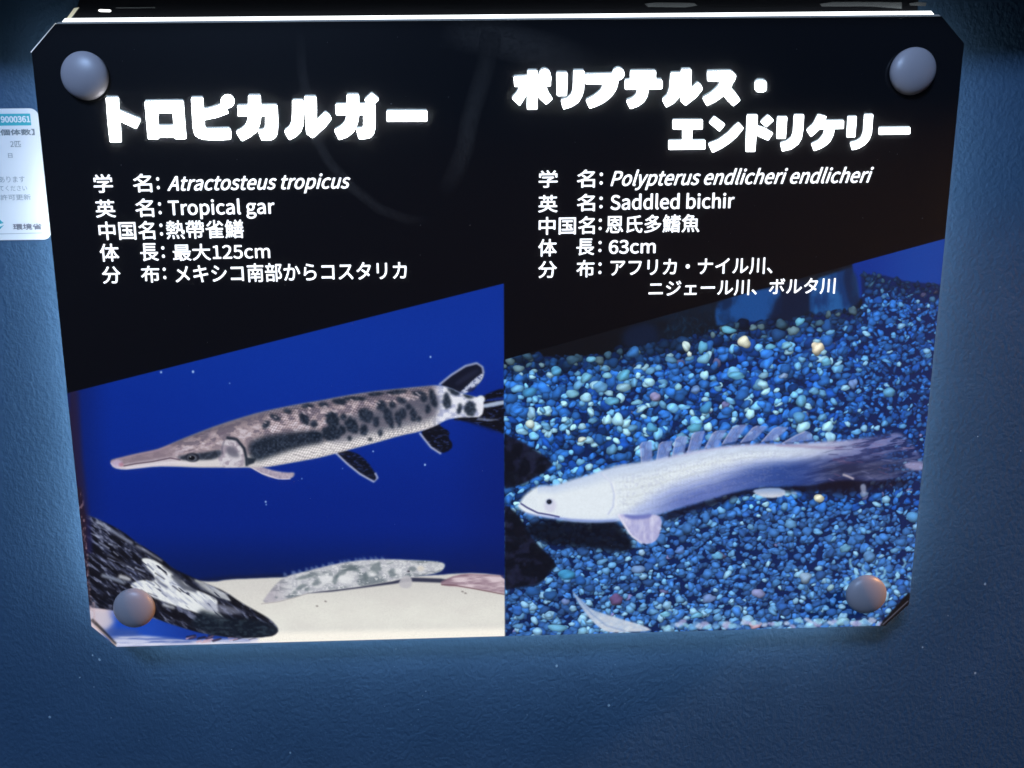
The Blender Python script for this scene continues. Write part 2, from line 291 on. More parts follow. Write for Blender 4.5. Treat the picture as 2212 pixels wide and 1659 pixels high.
    line(cv(c5, [(200,600),(300,576),(400,556),(470,530)]), 3, (176, 152, 172), 2, .7, CL)
    blob(*c5(205, 620), 13, 9, 0, (190, 172, 204), .8, 3, 0, CL); blob(*c5(228, 625), 5, 4.5, 0, (170, 104, 120), .6, 2, 0, CL)
    for k in range(40):
        x = 470+rng.rand()*250; y = np.interp(x, top[:, 0], top[:, 1])+15+rng.rand()*70
        line(cv(c5, [(x, y), (x+20+20*rng.rand(), y-8+10*rng.randn()*.5)]), 1.2, [(204, 184, 198), (96, 80, 100)][k % 2], 1, .5, CL)
    # ---- small bichir on the sand, and the pinkish tail on the right
    line(cv(c6, [(1140,517),(1260,508),(1420,488),(1560,468),(1640,452),(1800,458),(1860,462)]), np.array([3, 4, 4, 6, 9, 9, 2])*1.0, (30, 34, 60), 2, .9)
    fill(smooth(cv(c6, MINI2), 1), lambda x, y: mix((214, 196, 204), (150, 126, 140), sstep(.3, .75, fbm(x*.03, y*.15, 111, 3))), 1.5)
    line(cv(c6, [(1800,478),(1860,480),(1960,497),(2060,516),(2112,526)]), 2.5, (104, 72, 80), 1, .8)
    line(cv(c6, [(1800,466),(1860,440),(1940,428),(2110,436)]), 3, (118, 88, 104), 1.5, .7)
    for k in range(19):
        x = 1040+k*26+rng.randn()*6; y = np.interp(x, [1040, 1180, 1270, 1360, 1440, 1560], [430, 396, 376, 360, 352, 349])
        fill(cv(c6, [(x-12, y+8), (x-10, y-11-5*rng.rand()), (x+4, y-7), (x+12, y+8)]), (112, 130, 176), 1.8, .55)
    sl, mm = mask(smooth(cv(c6, MINI), 1), 2.5); CL[:] = 0; CL[sl] = mm
    X = (VX[sl]-162)/.4394; Y = (VY[sl]-1053)/.4394
    n = fbm(X*.012, Y*.028, 121, 4); n2 = fbm(X*.05, Y*.08, 123, 4)
    c = mix((206, 208, 212), (176, 178, 188), sstep(.3, .7, n2)); c = mix(c, (92, 104, 112), .85*sstep(.46, .68, n)*(.5+n2*.6))
    c = mix(c, (226, 228, 230), .7*sstep(.62, .75, n2)); c = mix(c, (168, 160, 172), .6*sstep(1080, 960, X))
    put(sl, mm, c)
    for x, y, rx, ry, an in ((1310,420,45,12,-.6),(1370,400,30,12,.3),(1280,450,12,26,.3),(1480,395,24,32,.6),(1430,440,14,20,0),(1190,465,24,14,-.6),(1110,490,30,10,-.5),(1140,500,14,9,0),(1080,515,10,8,0),(1560,420,20,22,0),(1660,400,20,12,0),(990,540,8,5,0),(1130,440,40,9,-.2)):
        blob(*c6(x, y), rx*.44, ry*.44, an, (88, 102, 108), .62, 2.5, .6, CL)
    for x, y, rx, ry in ((1330,452,36,22),(1230,450,32,22),(1460,425,22,14),(1590,410,20,14)): blob(*c6(x, y), rx*.44, ry*.44, 0, (228, 230, 232), .75, 4, .3, CL)
    blob(*c6(1700, 398), 8, 6, 0, (216, 210, 200), .8, 2); blob(*c6(1640, 412), 3, 2, 0, (40, 40, 50), .8, 1)
    fill(smooth(cv(c6, [(1600,450),(1625,430),(1655,440),(1658,480),(1640,496),(1605,494),(1590,475)])), (186, 184, 190), 2, .9)
    line(cv(c6, [(915,572),(1000,562),(1080,541),(1150,519)]), 1.6, (150, 140, 144), 1, .6)

    # ---- right photograph
    def backdrop(x, y):
        c = mix((7, 8, 12), (12, 26, 44), sstep(1280, 1460, x)*fbm(x*.03, y*.03, 131, 4)*1.3)
        return c
    fill(PHOTO_R, backdrop, 1)
    fill(cv(c7, [(1745,60),(2200,-60),(2200,230),(1745,230)]), lambda x, y: mix((8, 46, 138), (14, 60, 150), sstep(1850, 1990, x)), 2)
    def rocks(x, y):
        n = fbm(x*.03, y*.02, 141, 5); return mix((8, 18, 36), (22, 74, 128), sstep(.38, .66, n))
    fill(smooth(cv(c7, [(1085,300),(1110,235),(1330,180),(1420,190),(1400,340),(1100,380)])), lambda x, y: mix((10, 36, 74), (22, 72, 138), sstep(.3, .65, fbm(x*.03, y*.02, 143, 5))), 3)
    fill(smooth(cv(c7, [(1400,190),(1545,130),(1540,330),(1330,370)])), (10, 24, 52), 5, .9)
    fill(smooth(cv(c7, [(1540,150),(1700,95),(1755,85),(1790,290),(1540,340)])), lambda x, y: mix((14, 50, 104), (30, 86, 150), sstep(.3, .65, fbm(x*.04, y*.02, 145, 5))), 3)
    fill(smooth(cv(c7, [(1690,98),(1760,80),(1785,290),(1740,290)])), (10, 26, 56), 4, .7)
    fill(smooth(cv(c7, [(650,370),(800,340),(830,470),(640,480)])), (11, 26, 54), 9, .8)
    for k in range(90):
        x = 860+rng.rand()*240; y = 300+rng.rand()*160
        line(cv(c7, [(x, y), (x+rng.randn()*14, y+10+rng.rand()*20)]), 1.2+rng.rand(), (20, 50, 78), 1, .5)
    fill(cv(c7, [(85,520),(200,508),(400,512),(560,503),(680,470),(800,455),(900,432),(1040,402),(1130,368),(1250,342),(1400,345),(1500,325),(1640,300),(1795,280),(1785,118),(1900,122),(2000,150),(2160,165),(2200,175),(2200,2000),(85,2000)]), (10, 32, 84), 2)
    tops = np.array([(80,522),(200,508),(400,512),(560,503),(680,470),(800,455),(900,432),(1040,402),(1130,368),(1250,342),(1400,345),(1500,325),(1640,300),(1785,285),(1790,118),(1900,122),(2000,150),(2160,165),(2200,170)])
    clipR = np.zeros((TH, TW)); s2, mR = mask(PHOTO_R, 1); clipR[s2] = mR
    sh = []
    N = 11500
    px = 1085+rng.rand(N)*1010; py = 590+rng.rand(N)*800
    yt = 540+.45166*np.interp((px-1053)/.45166, tops[:, 0], tops[:, 1])
    keep = (py > yt-1) & (px < 2120-.095*py+60)
    px, py, yt = px[keep], py[keep], yt[keep]
    # the largest pebbles go on last so that they stay whole
    size = np.abs(rng.randn(len(px)))*.42+.62
    size = np.clip(size, .66, 1.7)
    fine = sstep(1700, 1960, px)*sstep(1250, 1000, py)
    rad = 9.4*size*(1-.36*fine)*(1-.15*sstep(1050, 1200, py)+.1*sstep(1290, 1370, py))
    tones = rng.rand(len(px)); order = np.argsort(size*.8+rng.rand(len(px))*.9+.35*(tones > .55)+.5*(tones > .86))
    for i in order:
        x, y, r = px[i], py[i], rad[i]; f = fine[i]
        el = .55+.4*rng.rand(); an = rng.randn()*.5 if rng.rand() < .7-.3*f else rng.rand()*3.14
        if f > .3 and rng.rand() < .3: el *= .6
        tone = tones[i]
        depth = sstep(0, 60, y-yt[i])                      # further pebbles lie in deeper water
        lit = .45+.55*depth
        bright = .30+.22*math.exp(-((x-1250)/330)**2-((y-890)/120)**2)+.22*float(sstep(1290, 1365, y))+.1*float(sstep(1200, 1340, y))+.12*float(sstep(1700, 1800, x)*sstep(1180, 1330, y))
        if tone < .50-.25*(bright-.3): col = np.array((18, 58, 128))*(.6+.75*rng.rand())
        elif tone < .91-.45*(bright-.3): col = np.array((42, 102, 184))*(.7+.45*rng.rand())
        elif tone < .975-.25*(bright-.3): col = np.array((100, 164, 214))*(.75+.35*rng.rand())
        else: col = np.array((150, 200, 226))*(.85+.2*rng.rand())
        if f > .2: col = col*(1-.35*f)+np.array((34, 84, 152))*.35*f
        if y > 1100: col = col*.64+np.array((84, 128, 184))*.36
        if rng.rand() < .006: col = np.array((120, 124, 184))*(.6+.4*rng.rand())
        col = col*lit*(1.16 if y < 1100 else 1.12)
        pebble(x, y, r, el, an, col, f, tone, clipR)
    # stones that stand out
    def stone(f, x, y, rx, ry, an, col):
        X0, Y0 = f(x, y)
        if rx < ry: rx, ry, an = ry, rx, an+1.57
        c_ = np.array(col, float); pebble(X0, Y0, rx*.46, ry/rx, an, c_*.62+np.array((74, 138, 204))*.38 if c_[0] < 200 else c_, 0, .5, clipR)
    for s in ((c7,1227,440,32,28,.1,(226,228,206)),(c7,1578,470,33,30,-.2,(232,222,196)),(c7,1152,382,34,17,0,(120,205,222)),(c7,950,460,18,28,-.3,(200,225,225)),(c7,965,498,12,14,0,(205,225,220)),(c7,1028,465,22,30,.2,(110,190,214)),(c7,1035,520,24,30,.6,(150,212,226)),(c7,1492,342,24,18,-.6,(120,205,226)),(c7,1430,455,24,18,0,(150,215,226)),(c7,1352,462,26,14,0,(120,200,222)),(c7,697,490,30,27,0,(38,90,160)),(c7,328,578,28,22,.1,(92,170,206)),(c7,650,657,36,21,0,(176,208,204)),(c7,540,655,32,30,0,(110,165,205)),(c7,802,702,25,25,0,(184,140,170)),(c7,650,600,38,22,-.5,(104,190,210)),(c7,405,687,32,20,.1,(150,208,215)),(c7,210,782,20,30,0,(178,215,225)),(c7,203,832,24,20,0,(205,226,220)),(c7,165,868,26,18,.2,(175,225,240)),(c7,470,610,28,22,-.4,(130,200,216)),(c7,595,722,32,22,.1,(110,190,215)),(c7,912,655,18,18,0,(170,225,225)),(c7,1190,600,42,18,0,(110,190,215)),(c7,995,668,24,20,.4,(120,140,190)),(c7,1320,600,24,16,0,(150,190,200)),(c7,1415,602,22,14,-.3,(160,170,200)),(c7,785,850,28,22,.4,(84,165,200)),(c7,990,850,34,24,-.3,(96,180,196)),(c7,485,910,24,18,.3,(185,225,232)),(c7,450,905,20,14,0,(205,220,210)),(c7,1490,800,32,26,.3,(96,160,200)),(c7,1500,722,26,30,.3,(110,180,210)),(c7,1920,680,30,24,.2,(104,170,205)),(c7,1045,755,26,30,.4,(62,140,190)),(c7,715,728,28,13,0,(150,210,226)),(c7,200,680,34,24,-.2,(60,140,190)),(c7,495,522,22,16,0,(130,205,225)),(c7,572,600,22,16,.3,(160,220,226)),(c7,1620,535,22,22,.3,(120,195,215)),(c7,1748,640,22,24,0,(130,145,200)),
              (c8,1585,350,27,21,0,(222,222,196)),(c8,1520,730,33,27,.1,(182,190,200)),(c8,737,610,17,17,0,(195,215,230)),(c8,615,835,36,30,.1,(118,44,78)),(c8,1295,805,33,26,.1,(176,150,190)),(c8,1058,830,34,24,-.4,(134,140,190)),(c8,372,845,20,18,0,(130,130,180)),(c8,378,715,42,28,0,(56,150,196)),(c8,720,690,32,24,.1,(140,160,205)),(c8,1100,625,28,20,.1,(118,186,220)),(c8,1280,955,32,22,0,(216,180,200)),(c8,1700,940,30,24,0,(180,220,225)),(c8,1640,778,18,18,0,(175,200,190)),(c8,455,985,28,18,0,(160,215,235)),(c8,335,970,44,22,.1,(130,200,225)),(c8,920,600,26,20,0,(96,120,190)),(c8,1710,590,26,24,0,(110,160,180)),(c8,1450,475,30,22,.2,(110,160,205)),(c8,1825,630,34,28,0,(96,130,175)),(c8,300,815,32,28,.2,(20,52,110)),(c8,215,795,34,28,.2,(20,60,130)),(c8,445,745,30,24,.2,(16,60,140)),(c8,1000,910,30,16,-.2,(130,200,225)),(c8,850,905,28,15,.1,(140,210,225)),(c8,1420,390,18,20,0,(110,160,200)),(c8,1800,330,22,16,0,(170,175,210)),(c8,2035,440,30,32,.1,(88,150,205)),(c8,1880,760,55,20,.2,(150,200,235)),(c8,1380,755,22,20,0,(60,110,170))):
        stone(*s)
    for x, y in ((1735,640),(1760,690),(1745,760),(1790,700),(1855,690),(1900,690),(1960,700),(1990,640),(2010,720),(1730,730),(1800,665)):
        line(cv(c8, [(x, y), (x+18*rng.randn()*.5, y+22), (x+20*rng.randn()*.5, y+44)]), 4+2*rng.rand(), (140, 200, 232), 1.5, .8, clipR)
    # bleached line of stones along the lower edge
    for k in range(46):
        x = 860+k*26+rng.randn()*8
        blob(*c8(x, 962-.018*(x-860)+rng.randn()*9), 6+5*rng.rand(), 3.5+3*rng.rand(), rng.randn()*.3, [(150, 205, 230), (110, 160, 215), (190, 205, 235), (168, 170, 215)][k % 4], .8, 1.6, .4, clipR)
    # dark rocks on the left, shadows below the fish
    def drk(x, y): return mix((6, 8, 18), (24, 26, 48), sstep(.4, .75, fbm(x*.06, y*.06, 151, 4)))
    for q in (ROCK_A, ROCK_B): fill(smooth(cv(c8, q), 1), drk, 3, .96, clipR)
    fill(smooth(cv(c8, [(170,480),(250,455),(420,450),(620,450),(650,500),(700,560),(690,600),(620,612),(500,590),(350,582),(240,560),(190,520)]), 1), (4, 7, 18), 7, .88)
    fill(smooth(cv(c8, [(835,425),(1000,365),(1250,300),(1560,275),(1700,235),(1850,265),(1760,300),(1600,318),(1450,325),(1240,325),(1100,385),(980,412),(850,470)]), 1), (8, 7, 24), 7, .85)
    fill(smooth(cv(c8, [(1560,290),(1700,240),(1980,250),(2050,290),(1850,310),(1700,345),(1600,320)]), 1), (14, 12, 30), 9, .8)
    # ---- bichir
    for k, q in enumerate(FINLETS):
        p = cv(c7, q if len(q) < 6 else q[:4]+q[5:]); fill(p, lambda x, y: mix((98, 130, 200), (150, 160, 214), fbm(x*.2, y*.08, 161, 3)), 1.6, .82)
        line([p[0], p[1], p[2]], 2.4, (176, 178, 216), 1.2, .8); line([p[2], p[3]], 1.4, (150, 162, 208), 1, .7)
        a, b = np.array(p[0]), np.array(p[3])
        for j in (.3, .6): line([a*(1-j*.7)+np.array(p[-1])*j*.7, np.array(p[2])*(1-j)+b*j], 1, (70, 92, 158), 1, .5)
    sl, fm = mask(smooth(cv(c8, BICH), 1), 4); CL[:] = 0; CL[sl] = fm
    X = (VX[sl]-1053)/.45166; Y = (VY[sl]-918)/.45166
    top = np.array(BICH[:22]); bot = np.array(BICH[25:]+[BICH[0]]); bot = bot[np.argsort(bot[:, 0], kind='stable')]
    ut = np.interp(X, top[:, 0], top[:, 1]); lt = np.interp(X, bot[:, 0], bot[:, 1]); T = (Y-ut)/np.maximum(lt-ut, 10)
    n = fbm(X*.02, Y*.03, 171, 4); fine_ = fbm(X*.12, Y*.12, 173, 3)
    T = np.where(X < 240, .3, T); c = mix((196, 210, 234), (224, 233, 241), sstep(.05, .35, T))
    fall = sstep(560, 900, X)
    edge = .97-.50*fall-.20*sstep(850, 1500, X)
    mott = fbm((X*.97-Y*.25)*.02, (X*.25+Y*.97)*.11, 177, 4); c = mix(c, (176, 190, 232), sstep(-.12, .2, T-edge+.10*(n-.5)))
    c = mix(c, (88, 108, 180), sstep(640, 980, X)*.9*sstep(.08, .42, T-edge+.12*(mott-.5)))
    c = mix(c, (32, 62, 136), .85*sstep(1050, 1480, X)*sstep(.12, .45, T-edge+.12)); c = c*(1+.09*(mott-.5)*sstep(560, 700, X))[..., None]; c = mix(c, (150, 182, 236), .6*sstep(.9, 1.02, T)*sstep(900, 600, X))
    c = mix(c, (178, 176, 214), .75*sstep(.10, .0, T)*sstep(700, 1000, X))
    su = X*.97-Y*.25; rows = np.sin(T*46+.6*np.sin(su*.05)); cells = np.sin(su*.36+np.round(T*14.6)*1.57)
    zone = sstep(560, 680, X)*sstep(1560, 1350, X)*sstep(.10, .22, T)*sstep(.98, .85, T)
    c = c*(1-zone*(.035*(rows > .55)+.028*(cells > .6)*(mott > .45)))[..., None]; c = mix(c, (150, 156, 196), zone*.16*sstep(.5, .8, vnoise(su*.12, T*30, 179)))
    # tail fades to a dusky, ragged fin
    tl = sstep(1380, 1720, X); tc = mix((110, 118, 172), (60, 72, 126), sstep(.2, .6, T+.3*(n-.5))); tc = mix(tc, (146, 130, 172), .8*sstep(.25, 0, T)*sstep(1900, 1500, X))
    a = .2; u = X*math.cos(a)-Y*math.sin(a); v = X*math.sin(a)+Y*math.cos(a)
    ray = fbm(u*.012, v*.075, 181, 4); tc = mix(tc, (30, 38, 88), .7*sstep(.5, .36, ray)); tc = mix(tc, (124, 128, 176), .55*sstep(.56, .72, ray))
    c = mix(c, tc, tl*np.clip(.2+T*1.4, 0, 1)); c = mix(c, tc, sstep(1600, 1850, X))
    c = mix(c, (40, 42, 60), .5*sstep(1500, 1700, X)*np.exp(-((T-.75)/.25)**2))
    # lateral line dashes
    c = c*(1-.035*sstep(620, 720, X)*sstep(1450, 1200, X)*(np.sin(X*.35)*np.sin((Y+.22*X)*.5) > .3)*sstep(.25, .4, T)*sstep(.9, .7, T))[..., None]
    c = c*(1+.05*(fine_-.5))[..., None]
    al = fm*(1-.25*sstep(1850, 2050, X)-.45*sstep(1750, 2050, X)*(ray < .47))
    put(sl, al, c)
    line(cv(c8, [(1380,95),(1480,100),(1600,108),(1700,110)]), 5, (120, 80, 120), 3, .4, CL)
    fill(smooth(cv(c8, [(1985,185),(2030,175),(2090,180),(2085,220),(2010,212)])), (176, 170, 210), 3, .75)
    for k in range(70):
        x = 1600+rng.rand()*440; t = rng.rand(); y = np.interp(x, top[:, 0], top[:, 1])+t*180+6
        line(cv(c8, [(x, y), (x+30+40*rng.rand(), y-6+22*t)]), 1+rng.rand()*1.6, [(132, 134, 182), (34, 38, 82), (116, 82, 118)][k % 3], 1.3, .45, CL)
    for x, y in ((600,200),(640,196),(700,190),(760,182),(820,170)): line(cv(c8, [(x, y), (x+60, y-10)]), 3, (190, 204, 232), 2, .5)
    # head
    line(cv(c8, [(540,228),(590,270),(606,330),(600,390),(575,430)]), 3, (178, 188, 226), 2.5, .7, CL)
    line(cv(c8, [(548,232),(600,280),(616,340),(612,400)]), 2, (246, 248, 250), 2, .7, CL)
    line(cv(c8, [(158,374),(190,395),(240,420),(300,430),(345,440)]), 3.4, (52, 52, 110), 1.2, .9, CL)
    line(cv(c8, [(146,384),(190,412),(240,430),(320,444)]), 4, (232, 238, 248), 1.2, .95, CL)
    line(cv(c8, [(180,425),(260,438),(400,455),(520,462),(620,458)]), 5, (106, 128, 205), 3, .75, CL)
    blob(*c8(300, 385), 13, 15, 0, (198, 196, 224), .6, 4, 0, CL); blob(*c8(295, 367), 6.4, 5.8, 0, (60, 82, 120), .8, 1.5); blob(*c8(295, 367), 4.8, 4.6, 0, (8, 10, 24), 1, 1)
    blob(*c8(293, 364), 1.1, 1, 0, (160, 190, 220), .8, 1)
    line(cv(c8, [(395,262),(420,270),(470,245)]), 2, (206, 214, 236), 2, .5, CL)
    fill(smooth(cv(c8, BICH_PECT), 1), lambda x, y: mix((214, 212, 238), (160, 158, 208), sstep(.0, 1.1, fbm(x*.12, y*.05, 191, 3)+.0015*(y-1160))), 2, .96)
    fill(smooth(cv(c8, [(640,425),(720,432),(790,420),(780,444),(720,452),(668,448)])), (88, 100, 176), 3, .75)
    line(cv(c8, [(625,425),(655,480),(690,530),(740,568)]), 4, (236, 232, 246), 2, .7)
    fill(smooth(cv(c8, [(1262,312),(1330,300),(1420,303),(1428,340),(1345,352),(1290,336)])), lambda x, y: mix((150, 176, 220), (214, 216, 226), sstep(1054, 1074, y)), 2, .92)
    fill(smooth(cv(c8, [(1440,325),(1480,318),(1480,335)])), (170, 190, 222), 1.5, .7)
    line(cv(c8, [(1698,236),(1725,246),(1752,258)]), 4.5, (206, 196, 206), 1.5, .8)
    fill(smooth(cv(c8, [(1780,285),(1810,280),(1812,330),(1790,330)])), (150, 160, 190), 2, .8)
    fill(smooth(cv(c8, SLIVER), 1), lambda x, y: mix((150, 178, 216), (206, 214, 226), sstep(1280, 1350, y)*(.4+fbm(x*.1, y*.2, 195, 3))), 2, .94, clipR)
    line(cv(c8, [(440,832),(500,905),(570,960),(660,985)]), 3, (112, 140, 190), 2, .6, clipR)
    # darker, blurrier rim of the print near the right edge; trimmed black corner
    fill([(1896, 1360), (1908, 1340), (1962, 1280), (1972, 1290), (1972, 1365)], (6, 7, 10), 2)
    line([(1906, 1350), (1962, 1298)], 2.2, (120, 120, 140), 1, .8)
    line([(198, 1338), (222, 1362), (250, 1392)], 7, (28, 24, 26), 1.5, .75)
    line([(206, 1352), (228, 1372), (252, 1396)], 2.5, (190, 165, 150), 1.2, .7)
    for k in range(28):
        y = 1140+k*7.4; x = 61.3+(y-51.8)*.1045+3+rng.rand()*6
        blob(x, y, 1.6, 1.8+2*rng.rand(), 0, (176, 150, 156), .45*rng.rand()+.15, 1)
    line([(205, 1345), (203, 1300), (198, 1310)], 3, (200, 170, 175), 1.5, .5)
    # film grain of the enlarged print, only where there is a picture
    g = np.random.RandomState(5).randn(TH//2+1, TW//2+1).repeat(2, 0).repeat(2, 1)[:TH, :TW]
    lum = IMG.mean(2); IMG[:] += (g*1.6*np.clip(lum/40, .15, 1))[..., None]
    np.clip(IMG, 0, 255, out=IMG)

# ------------------------------------------------------------------ helpers
def mat(name, col=(.5, .5, .5), rough=.5, emit=None, strength=1.0, spec=.5, coat=0):
    m = bpy.data.materials.new(name); m.use_nodes = True; b = m.node_tree.nodes['Principled BSDF']
    b.inputs['Base Color'].default_value = (*col, 1); b.inputs['Roughness'].default_value = rough
    b.inputs['Specular IOR Level'].default_value = spec; b.inputs['Coat Weight'].default_value = coat
    if emit: b.inputs['Emission Color'].default_value = (*emit, 1); b.inputs['Emission Strength'].default_value = strength
    return m
def link(name, me, m, parent=None, kind=None, **props):
    me.name = name; o = bpy.data.objects.new(name, me); C.objects.link(o)
    for mm in (m if isinstance(m, (list, tuple)) else [m]): me.materials.append(mm)
    if parent is not None: o.parent = parent
    if kind: o['kind'] = kind
    for k, v in props.items(): o[k] = v
    return o
def root(name, label, cat, group=None):
    o = bpy.data.objects.new(name, None); C.objects.link(o); o.empty_display_size = .02
    o['label'] = label; o['category'] = cat
    if group: o['group'] = group
    return o
def uvs(me):
    uv = me.uv_layers.new(name='UVMap')
    for l in me.loops:
        v = me.vertices[l.vertex_index].co; uv.data[l.index].uv = ((v.x*1000+210)/PW, (v.z-1.1)*1000/PH)
def plate(pts, z0, z1, bev=0):
    """extruded outline (mm, counter-clockwise as seen by the viewer), front at z1, back at z0"""
    bm = bmesh.new(); n = len(pts)
    f = [bm.verts.new(W(x, y, z1)) for x, y in pts]; b = [bm.verts.new(W(x, y, z0)) for x, y in pts]
    bm.faces.new(f); bm.faces.new(b[::-1])
    for i in range(n): bm.faces.new((f[i], b[i], b[(i+1) % n], f[(i+1) % n]))
    if bev: bmesh.ops.bevel(bm, geom=[e for e in bm.edges], offset=bev/1000, segments=2, affect='EDGES', profile=.6)
    bmesh.ops.recalc_face_normals(bm, faces=bm.faces)
    me = bpy.data.meshes.new('m'); bm.to_mesh(me); bm.free(); return me
def flat(polys):
    """flat printed shapes: list of (points in mm, z)"""
    bm = bmesh.new()
    for pts, z in polys:
        vs = [bm.verts.new(W(x, y, z)) for x, y in pts]; f = bm.faces.new(vs)
        f.normal_update()
        if f.normal.y > 0: f.normal_flip()
    bmesh.ops.triangulate(bm, faces=bm.faces)
    me = bpy.data.meshes.new('m'); bm.to_mesh(me); bm.free(); uvs(me); return me
def mmpts(pts, lo=None, hi=None):
    r = []
    for p in pts:
        x, y = to_mm(*p); x = min(max(x, (lo or .05)), (hi or PW-.05)); y = min(max(y, .05), PH-.05)
        if not r or math.hypot(x-r[-1][0], y-r[-1][1]) > .02: r.append((x, y))
    return r
try:
    FONT = bpy.data.fonts.load(os.path.join(bpy.utils.resource_path('LOCAL'), 'datafiles', 'fonts', 'Noto Sans CJK Regular.woff2'))
except Exception:
    FONT = None
def glyphs(text, off=0, shear=0):
    cu = bpy.data.curves.new('t', 'FONT'); cu.body = text; cu.size = 1; cu.offset = off; cu.shear = shear; cu.resolution_u = 5
    if FONT: cu.font = FONT
    o = bpy.data.objects.new('t', cu); C.objects.link(o); bpy.context.view_layer.update()
    me = bpy.data.meshes.new_from_object(o); v = np.array([p.co[:2] for p in me.vertices]); me.calc_loop_triangles(); f = np.array([t.vertices[:] for t in me.loop_triangles], int)
    bpy.data.objects.remove(o); bpy.data.curves.remove(cu); bpy.data.meshes.remove(me)
    return v, f
def lettering(name, items, z, m, parent, place=to_mm, off=.105):
    """items: (text, x0, y0, x1, y1 ink box in the photograph at 2212 px, shear, boldness in mm); strokes are thickened by laying the same outline a hair deeper at small offsets"""
    V, Fc, nv = [], [], 0
    for it in items:
        text, x0, y0, x1, y1 = it[:5]; sh = it[5] if len(it) > 5 else 0; of = it[6] if len(it) > 6 else off
        v, f = glyphs(text, 0, sh); mn, mx = v.min(0), v.max(0); xm, ym = (x0+x1)/2, (y0+y1)/2
        L, R_ = place(x0, ym)[0]+of, place(x1, ym)[0]-of; Tp, Bt = place(xm, y0)[1]-of, place(xm, y1)[1]+of
        n = 16 if of > .4 else 8 if of else 0
        sq = lambda a: 1/max(abs(math.cos(a)), abs(math.sin(a)))**(.8 if of > .4 else 0)      # square pen for the titles, round pen for the captions
        rings = [(0, 0)]+[(r*sq(2*math.pi*i/n)*math.cos(2*math.pi*i/n), r*sq(2*math.pi*i/n)*math.sin(2*math.pi*i/n)) for r in ((of, of*.5) if of > .4 else (of,)) for i in range(n)]
        for j, (ox, oy) in enumerate(rings):
            q = np.empty((len(v), 3)); q[:, 0] = (L+(v[:, 0]-mn[0])/(mx[0]-mn[0])*(R_-L)+ox-210)/1000; q[:, 1] = -(z-.003*j)/1000
            q[:, 2] = 1.1+(Bt+(v[:, 1]-mn[1])/(mx[1]-mn[1])*(Tp-Bt)+oy)/1000
            V.append(q); Fc.append(f+nv); nv += len(v)
    V = np.concatenate(V); Fc = np.concatenate(Fc)
    me = bpy.data.meshes.new(name); me.from_pydata(V.tolist(), [], Fc.tolist()); me.update()
    if len(me.polygons) and me.polygons[0].normal.y > 0: me.flip_normals()
    return link(name, me, m, parent)
def k1(x, y): return (.5*x, .5*y)                 # the four enlargements the text was measured in
def k3(x, y): return (.5*x, 324+.5*y)
def k2(x, y): return (1106+.5*x, .5*y)
def k4(x, y): return (1106+.5*x, 324+.5*y)
def box(k, t, x0, y0, x1, y1, *r): a = k(x0, y0); b = k(x1, y1); return (t, a[0], a[1], b[0], b[1], *r)

# ------------------------------------------------------------------ wall
WZ = -20.0
def wall_material():
    m = bpy.data.materials.new('blue_painted_plaster'); m.use_nodes = True; nt = m.node_tree; N = nt.nodes; b = N['Principled BSDF']
    tc = N.new('ShaderNodeTexCoord'); mp = N.new('ShaderNodeMapping'); mp.inputs['Scale'].default_value = (1, 1, .8)
    nt.links.new(tc.outputs['Object'], mp.inputs[0])
    def noise(s, d=3, r=.55, dist=0):
        n = N.new('ShaderNodeTexNoise'); n.inputs['Scale'].default_value = s; n.inputs['Detail'].default_value = d
        n.inputs['Roughness'].default_value = r; n.inputs['Distortion'].default_value = dist; nt.links.new(mp.outputs[0], n.inputs[0]); return n.outputs[0]
    big, mid, fine = noise(16, 5, .65), noise(520, 2, .5, .1), noise(900, 2)
    cr = N.new('ShaderNodeValToRGB'); cr.color_ramp.elements[0].position = .3; cr.color_ramp.elements[1].position = .7; cr.color_ramp.elements[0].color = (.041, .090, .160, 1); cr.color_ramp.elements[1].color = (.053, .111, .195, 1)
    nt.links.new(big, cr.inputs[0])
    # small pale scuffs in the paint
    sp = N.new('ShaderNodeTexVoronoi'); sp.inputs['Scale'].default_value = 95; sp.inputs['Randomness'].default_value = 1; nt.links.new(mp.outputs[0], sp.inputs[0])
    lt = N.new('ShaderNodeMath'); lt.operation = 'LESS_THAN'; lt.inputs[1].default_value = .062; nt.links.new(sp.outputs['Distance'], lt.inputs[0])
    g = N.new('ShaderNodeMath'); g.operation = 'GREATER_THAN'; g.inputs[1].default_value = .60; nt.links.new(noise(40, 1), g.inputs[0])
    mu = N.new('ShaderNodeMath'); mu.operation = 'MULTIPLY'; nt.links.new(lt.outputs[0], mu.inputs[0]); nt.links.new(g.outputs[0], mu.inputs[1])
    mx = N.new('ShaderNodeMixRGB'); mx.inputs[2].default_value = (.30, .42, .52, 1); nt.links.new(mu.outputs[0], mx.inputs[0]); nt.links.new(cr.outputs[0], mx.inputs[1])
    nt.links.new(mx.outputs[0], b.inputs['Base Color']); b.inputs['Roughness'].default_value = .55; b.inputs['Specular IOR Level'].default_value = .25
    ad = N.new('ShaderNodeMath'); ad.operation = 'MULTIPLY_ADD'; ad.inputs[1].default_value = .28; nt.links.new(fine, ad.inputs[0]); nt.links.new(mid, ad.inputs[2])
    bp = N.new('ShaderNodeBump'); bp.inputs['Strength'].default_value = .42; bp.inputs['Distance'].default_value = .0013
    nt.links.new(ad.outputs[0], bp.inputs['Height']); nt.links.new(bp.outputs[0], b.inputs['Normal'])
    return m
wallm = wall_material()
me = plate([(-700, -600), (1120, -600), (1120, 900), (-700, 900)], WZ-60, WZ)
wall = link('wall', me, wallm, None, 'structure')
